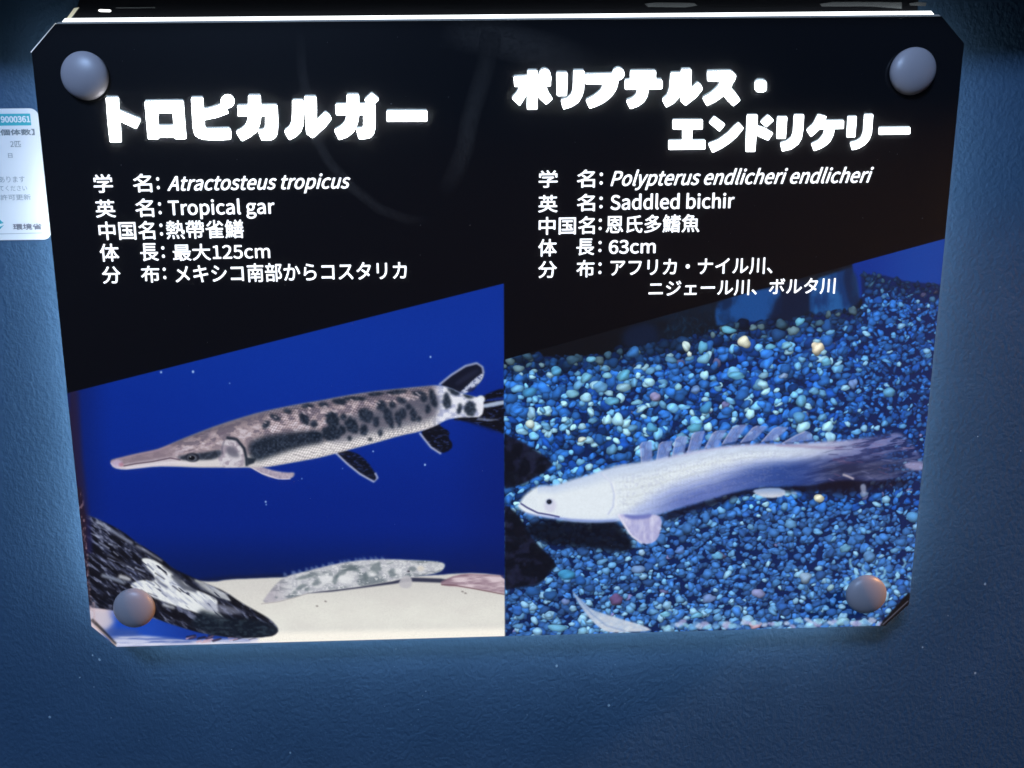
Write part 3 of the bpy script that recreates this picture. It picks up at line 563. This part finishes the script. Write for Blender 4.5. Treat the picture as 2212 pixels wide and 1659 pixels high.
# pale paint crumbs stuck in the wall
rs = np.random.RandomState(4); bm = bmesh.new()
SPOTS = [(2112,943),(2048,1330),(203,1484),(240,1551),(500,1619),(1454,1458),(920,1493),(1092,1620),(852,1440),(1272,1655),(2000,1390),(24,700),(1350,1520),(300,1600),(1216,1592),(2160,620),(2150,1100)]
for k in range(46):
    px, py = SPOTS[k] if k < len(SPOTS) else (rs.rand()*2212, 1390+rs.rand()*270)
    x, y = hit(px, py, WZ); r = .08+.12*rs.rand()+(.08 if k < 8 else 0)
    bmesh.ops.create_icosphere(bm, subdivisions=1, radius=r/1000, matrix=Matrix.Translation(W(x, y, WZ))@Matrix.Scale(.6, 4, (0, 1, 0)))
me = bpy.data.meshes.new('m'); bm.to_mesh(me); bm.free()
link('paint_crumbs', me, mat('paint_crumb', (.42, .55, .62), .6), wall, 'stuff')
# unseen ledge, added above the panel to shade the top of the wall
link('shade_ledge', plate([(-700, 321), (1120, 321), (1120, 420), (-700, 420)], WZ+.3, WZ+50, 1.5), mat('shade_ledge_dark', (.012, .02, .035), .6), None, 'structure')

# ------------------------------------------------------------------ the lit information panel
panel = root('information_panel', 'large black acrylic panel about two freshwater fish, backlit, held by four white domed caps', 'sign')
CH = 11.6
def outline(g=0, top=0): # panel outline with clipped corners, grown by g, raised at the top by top
    a, b, c, d = -g, PW+g, -g, PH+g+top; e = CH-.6*g
    return [(a+e, c), (b-e, c), (b, c+e), (b, PH-CH+.6*g), (PW-CH+.6*g-top, d), (CH-.6*g+top, d), (a, PH-CH+.6*g), (a, c+e)]
black = mat('black_acrylic', (.006, .006, .008), .16, spec=.5)
blackm = mat('black_housing', (.010, .011, .014), .35, spec=.4)
clear = mat('frosted_acrylic_edge', (.30, .33, .36), .25, emit=(.75, .9, 1), strength=.10)
glow = mat('white_light_guide', (.8, .8, .8), .4, emit=(.93, .98, 1), strength=3.0)
link('front_plate', plate(outline(), -2.2, -.06, .25), black, panel)
# light guide: a white plate behind, showing as a bright line above the front plate
link('light_guide', plate(outline(-.35, 3.3), -5.6, -2.3), glow, panel)
link('edge_bead', plate([(CH+.4, PH+.05), (PW-CH-.4, PH+.05), (PW-CH-1.2, PH+.85), (CH+1.2, PH+.85)], -2.0, -.3, .1), clear, panel)
link('edge_bead', plate([(-.05, PH-CH-.3), (CH-.3, PH-.02), (CH+.1, PH+.45), (-.5, PH-CH+.05)], -1.6, -.2, .05), mat('bright_edge_bead', (.6, .62, .66), .3, emit=(.8, .9, 1), strength=.55), panel)
link('housing', plate([(20, 12), (400, 12), (400, 296), (20, 296)], -19.7, -5.7), blackm, panel)
# the light that leaks round the back of the panel on to the wall
def strip(name, x0, y0, x1, y1, z0, z1, col, s):
    bm = bmesh.new(); vs = [bm.verts.new(W(*p)) for p in ((x0, y0, z0), (x1, y1, z0), (x1, y1, z1), (x0, y0, z1))]; bm.faces.new(vs)
    me = bpy.data.meshes.new('m'); bm.to_mesh(me); bm.free(); return link(name, me, mat(name+'_lens', (.7, .7, .7), .5, emit=col, strength=s), panel)
strip('edge_light', 9, 20, 9, 232, -12, -6, (.84, .97, 1), 17)
strip('edge_light', 411, 256, 411, 26, -12, -6, (.74, .90, 1), 7)
strip('edge_light', 398, 3, 22, 3, -12, -6, (.66, .84, 1), 14)
# printed film
paint()
img = bpy.data.images.new('printed_film', TW, TH, alpha=False); img.colorspace_settings.name = 'sRGB'
buf = np.ones((TH, TW, 4), np.float32); buf[..., :3] = (IMG/255)[::-1]; img.pixels.foreach_set(buf.ravel()); img.pack()
pm = bpy.data.materials.new('backlit_print'); pm.use_nodes = True; nt = pm.node_tree; b = nt.nodes['Principled BSDF']
ti = nt.nodes.new('ShaderNodeTexImage'); ti.image = img; ti.interpolation = 'Cubic'; nt.links.new(ti.outputs[0], b.inputs['Emission Color'])
b.inputs['Emission Strength'].default_value = 1.0; b.inputs['Base Color'].default_value = (.008, .008, .010, 1); b.inputs['Roughness'].default_value = .15
PLm = [to_mm(*p) for p in ((61, 870), (1088.5, 612), (1091, 1372))]
DL = np.array([to_mm(*p) for p in DIAG_L]); DR = np.array([to_mm(*p) for p in DIAG_R])
def ondiag(D, x): return D[0][1]+(x-D[0][0])*(D[1][1]-D[0][1])/(D[1][0]-D[0][0])
XM = to_mm(1090, 1000)[0]
pl = link('gar_photograph', flat([([(.05, .05+CH), (CH+.05, .05), (XM, .05), (XM, ondiag(DL, XM)), (.05, ondiag(DL, .05))], 0.0)]), pm, panel)
pr = link('bichir_photograph', flat([([(XM+.02, .05), (PW-CH-.05, .05), (PW-.05, CH+.05), (PW-.05, ondiag(DR, PW)), (XM+.02, ondiag(DR, XM))], 0.0)]), pm, panel)
s5 = lambda q: cv(c5, q); s6 = lambda q: cv(c6, q); s7 = lambda q: cv(c7, q); s8 = lambda q: cv(c8, q)
link('tropical_gar', flat([(mmpts(smooth(s5(GAR), 1), hi=XM-.1), .14)]+[(mmpts(smooth(s5(q), 1), hi=XM-.1), .10+.005*i) for i, q in enumerate((GAR_DORSAL, GAR_TAIL, GAR_ANAL, GAR_PELVIC, GAR_PECT))]), pm, pl, label='long-snouted gar with dark blotches swimming in blue water')
link('driftwood', flat([(mmpts(smooth(s6(WOOD), 1), lo=.1), .07)]), pm, pl)
link('sand', flat([([q for q in mmpts(s6(SAND), lo=.1, hi=XM-.1) if q[0] > 13], .03)]), pm, pl)
link('small_bichir', flat([(mmpts(smooth(s6(MINI), 1)), .10)]), pm, pl, label='mottled grey bichir resting on the pale sand')
link('fish_tail', flat([(mmpts(smooth(s6(MINI2), 1), hi=XM-.1), .09)]), pm, pl, label='pinkish tail of a third fish at the edge')
link('saddled_bichir', flat([(mmpts(smooth(s8(BICH), 1), hi=PW-.1), .14), (mmpts(smooth(s8(BICH_PECT), 1)), .16)]+[(mmpts(s7(q)), .10+.004*i) for i, q in enumerate(FINLETS)]), pm, pr, label='pale bichir with a row of small back fins lying on gravel')
link('dark_rock', flat([(mmpts(smooth(s8(ROCK_A), 1), lo=XM+.1), .07)]), pm, pr)
link('dark_rock', flat([(mmpts(smooth(s8(ROCK_B), 1), lo=XM+.1), .07)]), pm, pr)
link('fin_sliver', flat([(mmpts(smooth(s8(SLIVER), 1)), .07)]), pm, pr)
# lettering
t1 = mat('lit_title', (.8, .8, .8), .3, emit=(.96, .99, 1), strength=12)
t2 = mat('lit_title_dimmer', (.8, .8, .8), .3, emit=(.97, 1, 1), strength=6.5)
tx = mat('lit_caption', (.8, .8, .8), .3, emit=(.98, 1, 1), strength=1.25)
Z = .28
for m_ in (tx, pm): m_.cycles.emission_sampling = 'NONE'
# headings: every stroke is its own flat lit shape, measured on enlargements of the photograph
def kA(x, y): return ((400+x/3.16)*.54004, (350+y/3.16)*.54004)
def kB(x, y): return ((1080+x/3.16)*.54004, (350+y/3.16)*.54004)
def kC(x, y): return ((2030+x/3.6867)*.54004, (250+y/3.6867)*.54004)
def kD(x, y): return ((2500+x/3.6867)*.54004, (250+y/3.6867)*.54004)
def kE(x, y): return ((2650+x/4.0218)*.54004, (430+y/4.0218)*.54004)
def kF(x, y): return ((3100+x/4.0218)*.54004, (430+y/4.0218)*.54004)
def rnd(q, r=14):
    q = np.array(q, float); n = len(q); out = []
    for i in range(n):
        a, b_, c_ = q[i-1], q[i], q[(i+1) % n]; u = a-b_; v = c_-b_; lu, lv = np.linalg.norm(u), np.linalg.norm(v); d = min(r, .35*lu, .35*lv); u /= lu; v /= lv
        for t in (1, .35): out.append(b_+u*d*t+v*d*(1-t)*.35)
        out.append(b_+v*d)
    return out
def disc(cx, cy, r, n=20): return [(cx+r*math.cos(2*math.pi*i/n), cy+r*math.sin(2*math.pi*i/n)) for i in range(n)]
T_LEFT = [(kA, q) for q in (
 [(80,130),(238,130),(243,290),(258,430),(275,692),(130,692),(100,400)], [(236,292),(370,345),(520,408),(462,524),(370,480),(250,425)],
 [(570,178),(1055,172),(1066,322),(582,325)], [(573,240),(733,240),(745,652),(612,655)], [(918,240),(1060,240),(1092,650),(948,650)], [(600,488),(1080,486),(1085,628),(606,634)],
 [(1155,132),(1305,132),(1312,280),(1325,500),(1345,525),(1640,518),(1658,560),(1655,655),(1500,668),(1330,660),(1250,640),(1200,600),(1180,520)], [(1300,282),(1420,258),(1540,215),(1600,270),(1628,325),(1480,380),(1310,414)],
 [(1742,232),(2230,226),(2232,360),(1745,365)], [(1878,105),(2030,105),(2038,360),(2020,470),(1985,560),(1900,625),(1795,680),(1722,562),(1800,520),(1850,470),(1878,380)],
 [(2095,300),(2110,232),(2240,226),(2250,400),(2248,520),(2235,610),(2200,650),(2150,668),(2045,668),(2000,545),(2060,538),(2092,515)])]
T_LEFT += [(kB, q) for q in (
 [(285,165),(418,162),(428,300),(420,480),(390,560),(330,620),(245,665),(182,552),(250,500),(275,440),(285,330)], [(437,118),(582,118),(590,250),(588,425),(700,312),(750,350),(778,400),(700,500),(540,642),(465,585),(455,500),(445,300)],
 [(832,215),(1325,212),(1328,345),(838,350)], [(975,92),(1122,92),(1126,345),(1105,460),(1060,560),(980,625),(875,665),(812,540),(890,500),(950,440),(972,360)],
 [(1185,300),(1200,225),(1328,222),(1328,520),(1310,590),(1270,635),(1200,650),(1125,652),(1090,520),(1180,515)], [(1195,158),(1285,75),(1378,150),(1320,210),(1240,215)], [(1475,298),(1985,298),(1985,428),(1478,430)])]
for i in range(20):                                    # the ring of the handakuten
    a0, a1 = 2*math.pi*i/20, 2*math.pi*(i+1)/20
    T_LEFT.append((kA, [(1615+85*math.cos(a0), 175+85*math.sin(a0)), (1615+85*math.cos(a1), 175+85*math.sin(a1)), (1615+15*math.cos(a1), 175+15*math.sin(a1)), (1615+15*math.cos(a0), 175+15*math.sin(a0))], 0))
T_RIGHT = [(kC, q) for q in (
 [(95,215),(300,205),(640,200),(632,352),(105,358)], [(298,125),(438,125),(440,300),(435,692),(290,692),(295,300)], [(190,345),(335,345),(270,490),(180,638),(68,530),(140,450)], [(420,370),(560,345),(600,450),(662,538),(570,620),(480,540),(430,460)],
 disc(548,182,80), [(462,190),(632,190),(632,345),(470,345)], [(725,155),(880,155),(870,492),(730,492)], [(975,125),(1128,125),(1122,400),(1095,500),(1040,590),(940,655),(825,692),(788,560),(880,535),(940,480),(968,400)],
 [(1145,180),(1560,172),(1640,180),(1600,320),(1148,318)], [(1430,300),(1500,230),(1645,225),(1600,400),(1530,500),(1420,590),(1320,640),(1212,680),(1155,560),(1270,500),(1370,420)], disc(1632,172,86))]
T_RIGHT += [(kD, q) for q in (
 [(78,130),(450,128),(448,300),(78,300)], [(0,262),(540,258),(545,390),(0,400)], [(190,380),(345,380),(325,500),(270,590),(180,650),(75,685),(18,568),(110,530),(165,480)],
 [(675,160),(815,158),(815,400),(790,520),(720,600),(605,662),(548,550),(620,490),(655,400)], [(830,105),(970,105),(970,400),(1065,300),(1110,330),(1140,395),(1050,510),(890,635),(820,570),(812,400)],
 [(1212,135),(1560,130),(1635,200),(1600,290),(1430,278),(1215,275)], [(1420,270),(1620,230),(1560,360),(1440,500),(1330,580),(1205,640),(1143,525),(1260,460),(1370,360)], [(1430,460),(1550,370),(1640,480),(1695,560),(1595,645),(1500,550)],
 [(1912,300),(1950,266),(2045,266),(2082,300),(2082,400),(2045,436),(1950,436),(1912,400)])]
T_LOW = [(kE, q) for q in (
 [(162,200),(642,200),(640,352),(162,352)], [(318,340),(475,340),(468,540),(318,540)], [(95,532),(684,528),(682,672),(95,680)], [(745,245),(828,145),(1005,275),(915,388)],
 [(735,585),(900,520),(1060,400),(1150,300),(1220,245),(1300,335),(1200,460),(1080,570),(960,650),(800,730)], [(1358,122),(1525,122),(1515,300),(1500,500),(1485,712),(1335,712),(1345,400)],
 [(1500,288),(1640,335),(1775,415),(1695,532),(1600,490),(1490,440)], [(1572,232),(1690,120),(1785,210),(1720,270),(1665,320)])]
T_LOW += [(kF, q) for q in (
 [(35,152),(190,152),(165,502),(22,502)], [(305,120),(460,120),(442,400),(420,500),(370,590),(260,670),(110,708),(82,575),(190,540),(260,480),(288,400)], [(688,115),(825,150),(790,215),(710,350),(575,475),(503,365),(610,270)],
 [(700,215),(1102,210),(1098,342),(700,350)], [(800,340),(955,345),(930,450),(880,550),(800,620),(720,665),(625,700),(580,590),(700,530),(770,440)], [(1168,148),(1308,145),(1282,480),(1147,480)],
 [(1435,115),(1572,113),(1548,420),(1510,520),(1440,600),(1340,660),(1235,685),(1203,568),(1310,540),(1380,490),(1415,400)], [(1668,325),(2168,320),(2165,428),(1665,438)])]
def heading(strokes, m, gs):
    bm = bmesh.new()
    for lay, (dx, dy, zz) in enumerate(((0, 0, Z), (gs[0], gs[1], .06))):          # second layer: dim glowing copies, painting the letters' reflection in the acrylic
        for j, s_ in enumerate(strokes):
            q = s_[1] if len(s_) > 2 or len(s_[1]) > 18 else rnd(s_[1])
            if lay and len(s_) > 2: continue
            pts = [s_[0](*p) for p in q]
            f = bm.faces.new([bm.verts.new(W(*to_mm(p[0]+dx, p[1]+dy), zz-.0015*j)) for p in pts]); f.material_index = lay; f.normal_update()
            if f.normal.y > 0: f.normal_flip()
    bmesh.ops.triangulate(bm, faces=bm.faces)
    me = bpy.data.meshes.new('m'); bm.to_mesh(me); bm.free()
    return link('title_lettering', me, [m, ghost], panel)
ghost = mat('painted_letter_reflection', (.2, .22, .24), .4, emit=(.62, .78, .84), strength=.30); ghost.cycles.emission_sampling = 'NONE'
heading(T_LEFT, t1, (-.2, -4.6)); heading(T_RIGHT, t1, (-.8, -5.0)); heading(T_LOW, t2, (-.6, -3.2))
IT = .32
for k, rows in ((k3, ((('学',405,105,488,185),('名',575,103,657,183),(':',677,118,690,170),('Atractosteus tropicus',722,105,1515,190,IT,.15)),
                      (('英',413,215,500,292),('名',585,210,665,290),(':',685,226,698,278),('Tropical gar',728,211,1187,299,0,.15)),
                      (('中国名',427,308,670,388),(':',691,318,704,370),('熱帶雀鱔',718,303,1053,383)),
                      (('体',432,405,515,482),('長',607,403,685,480),(':',699,416,712,466),('最大125cm',747,404,1167,476)),
                      (('分',442,503,522,577),('布',610,500,690,573),(':',705,508,718,558),('メキシコ南部からコスタリカ',757,487,1757,568)))),
                (k4, ((('学',115,88,197,163),('名',280,85,358,163),(':',378,98,392,150),('Polypterus endlicheri endlicheri',425,79,1558,168,IT,.15)),
                      (('英',113,195,197,270),('名',280,190,358,265),(':',377,202,391,252),('Saddled bichir',425,187,960,256,0,.15)),
                      (('中国名',115,288,357,365),(':',374,297,387,346),('恩氏多鰭魚',405,280,810,358)),
                      (('体',113,385,193,460),('長',278,383,355,455),(':',373,393,386,441),('63cm',418,388,620,448,0,.16)),
                      (('分',113,480,193,553),('布',278,475,355,550),(':',373,486,386,536),('アフリカ・ナイル川、',425,469,1125,541)),
                      (('ニジェール川、ボルタ川',590,558,1395,628),)))):
    for row in rows: lettering('caption_lettering', [box(k, *q) for q in row], Z, tx, panel)
# haze added over the front acrylic, to give the bright letters a halo
hz = bpy.data.materials.new('halo_haze'); hz.use_nodes = True; nt = hz.node_tree; nt.nodes.remove(nt.nodes['Principled BSDF'])
pv = nt.nodes.new('ShaderNodeVolumePrincipled'); pv.inputs['Density'].default_value = 19.0; pv.inputs['Anisotropy'].default_value = .66; pv.inputs['Color'].default_value = (.93, .97, 1, 1)
nt.links.new(pv.outputs[0], nt.nodes['Material Output'].inputs['Volume'])
link('halo_haze', plate(outline(-.2), .3, 2.5), hz, panel, 'stuff')
# faint reflections in the black acrylic, painted as brownish see-through ribbons
sm = bpy.data.materials.new('painted_reflection'); sm.use_nodes = True; nt = sm.node_tree; b = nt.nodes['Principled BSDF']
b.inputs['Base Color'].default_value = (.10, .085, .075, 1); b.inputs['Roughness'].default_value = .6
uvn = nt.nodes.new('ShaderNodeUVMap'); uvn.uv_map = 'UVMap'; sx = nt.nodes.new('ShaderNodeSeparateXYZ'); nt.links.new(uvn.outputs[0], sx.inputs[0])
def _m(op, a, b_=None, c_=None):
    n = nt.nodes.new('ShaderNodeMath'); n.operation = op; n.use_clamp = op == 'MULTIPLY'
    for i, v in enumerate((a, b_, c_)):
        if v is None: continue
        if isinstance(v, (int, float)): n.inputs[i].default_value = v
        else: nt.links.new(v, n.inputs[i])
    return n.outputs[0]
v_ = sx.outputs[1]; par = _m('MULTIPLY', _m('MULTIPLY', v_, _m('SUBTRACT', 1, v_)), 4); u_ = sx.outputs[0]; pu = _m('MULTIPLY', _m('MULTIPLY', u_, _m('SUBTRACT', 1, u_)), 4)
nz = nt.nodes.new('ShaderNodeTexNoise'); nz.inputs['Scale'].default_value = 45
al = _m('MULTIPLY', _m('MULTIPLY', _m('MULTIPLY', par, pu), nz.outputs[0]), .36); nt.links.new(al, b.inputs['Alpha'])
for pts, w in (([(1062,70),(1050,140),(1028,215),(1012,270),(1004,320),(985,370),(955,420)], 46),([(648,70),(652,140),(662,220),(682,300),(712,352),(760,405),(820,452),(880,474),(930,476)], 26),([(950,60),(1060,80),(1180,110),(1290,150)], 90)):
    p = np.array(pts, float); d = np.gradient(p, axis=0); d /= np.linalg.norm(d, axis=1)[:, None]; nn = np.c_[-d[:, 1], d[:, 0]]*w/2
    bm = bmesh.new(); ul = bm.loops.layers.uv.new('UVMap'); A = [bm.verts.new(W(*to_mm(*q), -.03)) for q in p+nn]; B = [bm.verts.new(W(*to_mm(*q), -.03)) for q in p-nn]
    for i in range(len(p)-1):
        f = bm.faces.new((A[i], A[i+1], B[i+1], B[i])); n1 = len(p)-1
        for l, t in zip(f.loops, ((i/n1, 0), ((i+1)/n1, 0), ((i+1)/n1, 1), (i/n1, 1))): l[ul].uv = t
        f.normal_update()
    me = bpy.data.meshes.new('m'); bm.to_mesh(me); bm.free(); link('streak', me, sm, panel)
# dust on the front
bm = bmesh.new()
for k in range(120):
    px, py = (845+rs.randn()*3, 227) if k < 3 else (130+rs.rand()*1900, 60+rs.rand()*560 if k < 80 else 620+rs.rand()*650)
    x, y = to_mm(px, py); r = .05+.08*rs.rand()**2+(.08 if k < 2 else 0)
    if 12 < x < 408 and 5 < y < 290: bmesh.ops.create_icosphere(bm, subdivisions=1, radius=r/1000, matrix=Matrix.Translation(W(x, y, 2.6)))
me = bpy.data.meshes.new('m'); bm.to_mesh(me); bm.free(); link('dust', me, mat('dust', (.5, .52, .55), .8), panel, 'stuff')
# domed screw caps
capm = bpy.data.materials.new('white_cap_plastic'); capm.use_nodes = True; b = capm.node_tree.nodes['Principled BSDF']
b.inputs['Base Color'].default_value = (.36, .335, .36, 1); b.inputs['Roughness'].default_value = .3; b.inputs['Subsurface Weight'].default_value = .15; b.inputs['Subsurface Radius'].default_value = (.002, .002, .002)
n_ = capm.node_tree.nodes.new('ShaderNodeTexNoise'); n_.inputs['Scale'].default_value = 220; r_ = capm.node_tree.nodes.new('ShaderNodeMapRange')
r_.inputs[3].default_value = .30; r_.inputs[4].default_value = .50; capm.node_tree.links.new(n_.outputs[0], r_.inputs[0]); capm.node_tree.links.new(r_.outputs[0], b.inputs['Roughness'])
def cap_mesh(R=10.3, H=5.8):
    bm = bmesh.new(); prof = [(R*.97, .2), (R, .5), (R, 1.2)]+[(R*math.cos(a), 1.2+(H-1.2)*math.sin(a)) for a in np.linspace(.12, math.pi/2-.06, 14)]; n = 56; rings = []
    for r, h in prof: rings.append([bm.verts.new((r*math.cos(2*math.pi*i/n)/1000, -h/1000, r*math.sin(2*math.pi*i/n)/1000)) for i in range(n)])
    for a, b_ in zip(rings, rings[1:]):
        for i in range(n): bm.faces.new((a[i], a[(i+1) % n], b_[(i+1) % n], b_[i]))
    bm.faces.new(rings[-1]); bm.faces.new(rings[0][::-1]); bmesh.ops.recalc_face_normals(bm, faces=bm.faces)
    for f in bm.faces: f.smooth = True
    me = bpy.data.meshes.new('screw_cap'); bm.to_mesh(me); bm.free(); me.materials.append(capm); return me
cm = cap_mesh()
for i, (px, py, lab) in enumerate(((178, 161, None), (1979, 151, None), (286, 1318, None), (1876.5, 1288, None))):
    x, y = hit(px, py, 3.6); o = bpy.data.objects.new('screw_cap', cm); C.objects.link(o); o.parent = panel; o.location = W(x, y, .25)
# black rail behind the top edge, with its bright joint, tape and grey streaks
rail = link('top_rail', plate([(9.8, 285), (401, 285), (401, 321), (26, 321)], -13.5, -5.8, .3), blackm, panel)
def quad(name, pts, z, m):
    q = [hit(a, b_, z) for a, b_ in pts]; bm = bmesh.new(); f = bm.faces.new([bm.verts.new(W(a, b_, z)) for a, b_ in q]); f.normal_update()
    if f.normal.y > 0: f.normal_flip()
    me = bpy.data.meshes.new('m'); bm.to_mesh(me); bm.free(); return link(name, me, m, rail)
quad('light_slot', [(213, 21), (217, 20), (238, 21), (240.5, 23.5), (238, 26), (217, 25.5), (213, 24)], -5.6, mat('light_slot_glow', (.8, .8, .8), .4, emit=(1, 1, .97), strength=2.2))
quad('edge_tape', [(143, 41), (160, 17.5), (171, 16), (152.5, 41)], -5.5, mat('pale_glow_tape', (.5, .5, .4), .5, emit=(.85, .85, .66), strength=.42))  # pale tape, its brightness partly a glow put into the material
def streak(pts): quad('grey_streak', pts, -5.6, smm)
smm = bpy.data.materials.new('grey_streak'); smm.use_nodes = True; b = smm.node_tree.nodes['Principled BSDF']; b.inputs['Roughness'].default_value = .8
n_ = smm.node_tree.nodes.new('ShaderNodeTexNoise'); n_.inputs['Scale'].default_value = 260; cr = smm.node_tree.nodes.new('ShaderNodeValToRGB')
cr.color_ramp.elements[0].position = .35; cr.color_ramp.elements[0].color = (.03, .035, .045, 1); cr.color_ramp.elements[1].position = .7; cr.color_ramp.elements[1].color = (.34, .37, .38, 1)
smm.node_tree.links.new(n_.outputs[0], cr.inputs[0]); smm.node_tree.links.new(cr.outputs[0], b.inputs['Base Color'])
streak([(1392, 8), (1420, 5), (1500, 6), (1506, 12), (1480, 16), (1400, 15)])
streak([(1770, 8), (1800, 4), (1900, 4), (1948, 5), (1948, 19), (1880, 14), (1775, 14)])
streak([(1964, 7), (1985, 4), (2002, 6), (1999, 13), (1966, 12)])
streak([(250, 16), (335, 15.5), (335, 17.5), (250, 18)])

# ------------------------------------------------------------------ the white registration label on the wall, cut by the frame
lab = root('registration_label', 'white registration label with teal number band on the wall left of the panel', 'label')
LZ = WZ+.5
def kw(x, y): return hit(.1952*x, 216+.1952*y, LZ)
xr = (kw(409, 200)[0]+kw(556, 1500)[0])/2+.6; yt = kw(200, 93)[1]; yb = kw(300, 1547)[1]; xl = xr-86; rr = 4.0
pts = []
for cx, cy, a0 in ((xr-rr, yb+rr, -90), (xr-rr, yt-rr, 0), (xl+rr, yt-rr, 90), (xl+rr, yb+rr, 180)):
    pts += [(cx+rr*math.cos(math.radians(a0+t)), cy+rr*math.sin(math.radians(a0+t))) for t in range(0, 91, 15)]
link('label_sheet', plate(pts, WZ+.05, LZ), mat('white_label_paper', (.82, .83, .83), .45), lab)
def lplate(name, q, z, m):
    bm = bmesh.new(); f = bm.faces.new([bm.verts.new(W(a, b_, z)) for a, b_ in q]); f.normal_update()
    if f.normal.y > 0: f.normal_flip()
    me = bpy.data.meshes.new('m'); bm.to_mesh(me); bm.free(); return link(name, me, m, lab)
teal = mat('teal_ink', (.05, .44, .50), .45)
hy0, hy1, hx = kw(200, 152)[1], kw(200, 282)[1], kw(340, 215)[0]
lplate('header_band', [(xl+3, hy1), (hx, hy1), (hx, hy0), (xl+3, hy0)], LZ+.06, teal)
place_l = lambda x, y: hit(x, y, LZ)
def kb(t, x0, y0, x1, y1, *r): return (t, .1952*x0, 216+.1952*y0, .1952*x1, 216+.1952*y1, *r)
lettering('number_lettering', [kb('9000361', 8, 178, 335, 250, 0, .16)], LZ+.12, mat('white_ink', (.85, .87, .88), .45), lab, place_l)
lettering('label_lettering', [kb('【個体数】', -38, 322, 385, 392), kb('2匹', 115, 455, 232, 520, 0, 0), kb('日', 92, 590, 138, 640, 0, 0)], LZ+.12, mat('grey_ink', (.22, .25, .26), .5), lab, place_l)
lettering('label_lettering', [kb('あります', -8, 845, 275, 912, 0, 0), kb('てください', -8, 948, 300, 1006, 0, 0), kb('許可更新', 5, 1045, 342, 1108, 0, 0)], LZ+.12, mat('pale_grey_ink', (.34, .38, .40), .5), lab, place_l)
lettering('label_lettering', [kb('環境省', 145, 1368, 465, 1436)], LZ+.12, mat('dark_grey_ink', (.22, .22, .25), .5), lab, place_l)
lplate('rule_line', [kw(-60, 1487), kw(470, 1474), kw(470, 1468), kw(-60, 1481)], LZ+.08, mat('pale_grey_ink', (.4, .42, .43), .5))
lplate('emblem', [kw(-90, 1300), kw(0, 1325), kw(42, 1362), kw(0, 1372), kw(-90, 1372)], LZ+.08, teal)
lplate('emblem', [kw(-90, 1402), kw(0, 1402), kw(45, 1384), kw(0, 1432), kw(-90, 1450)], LZ+.08, teal)
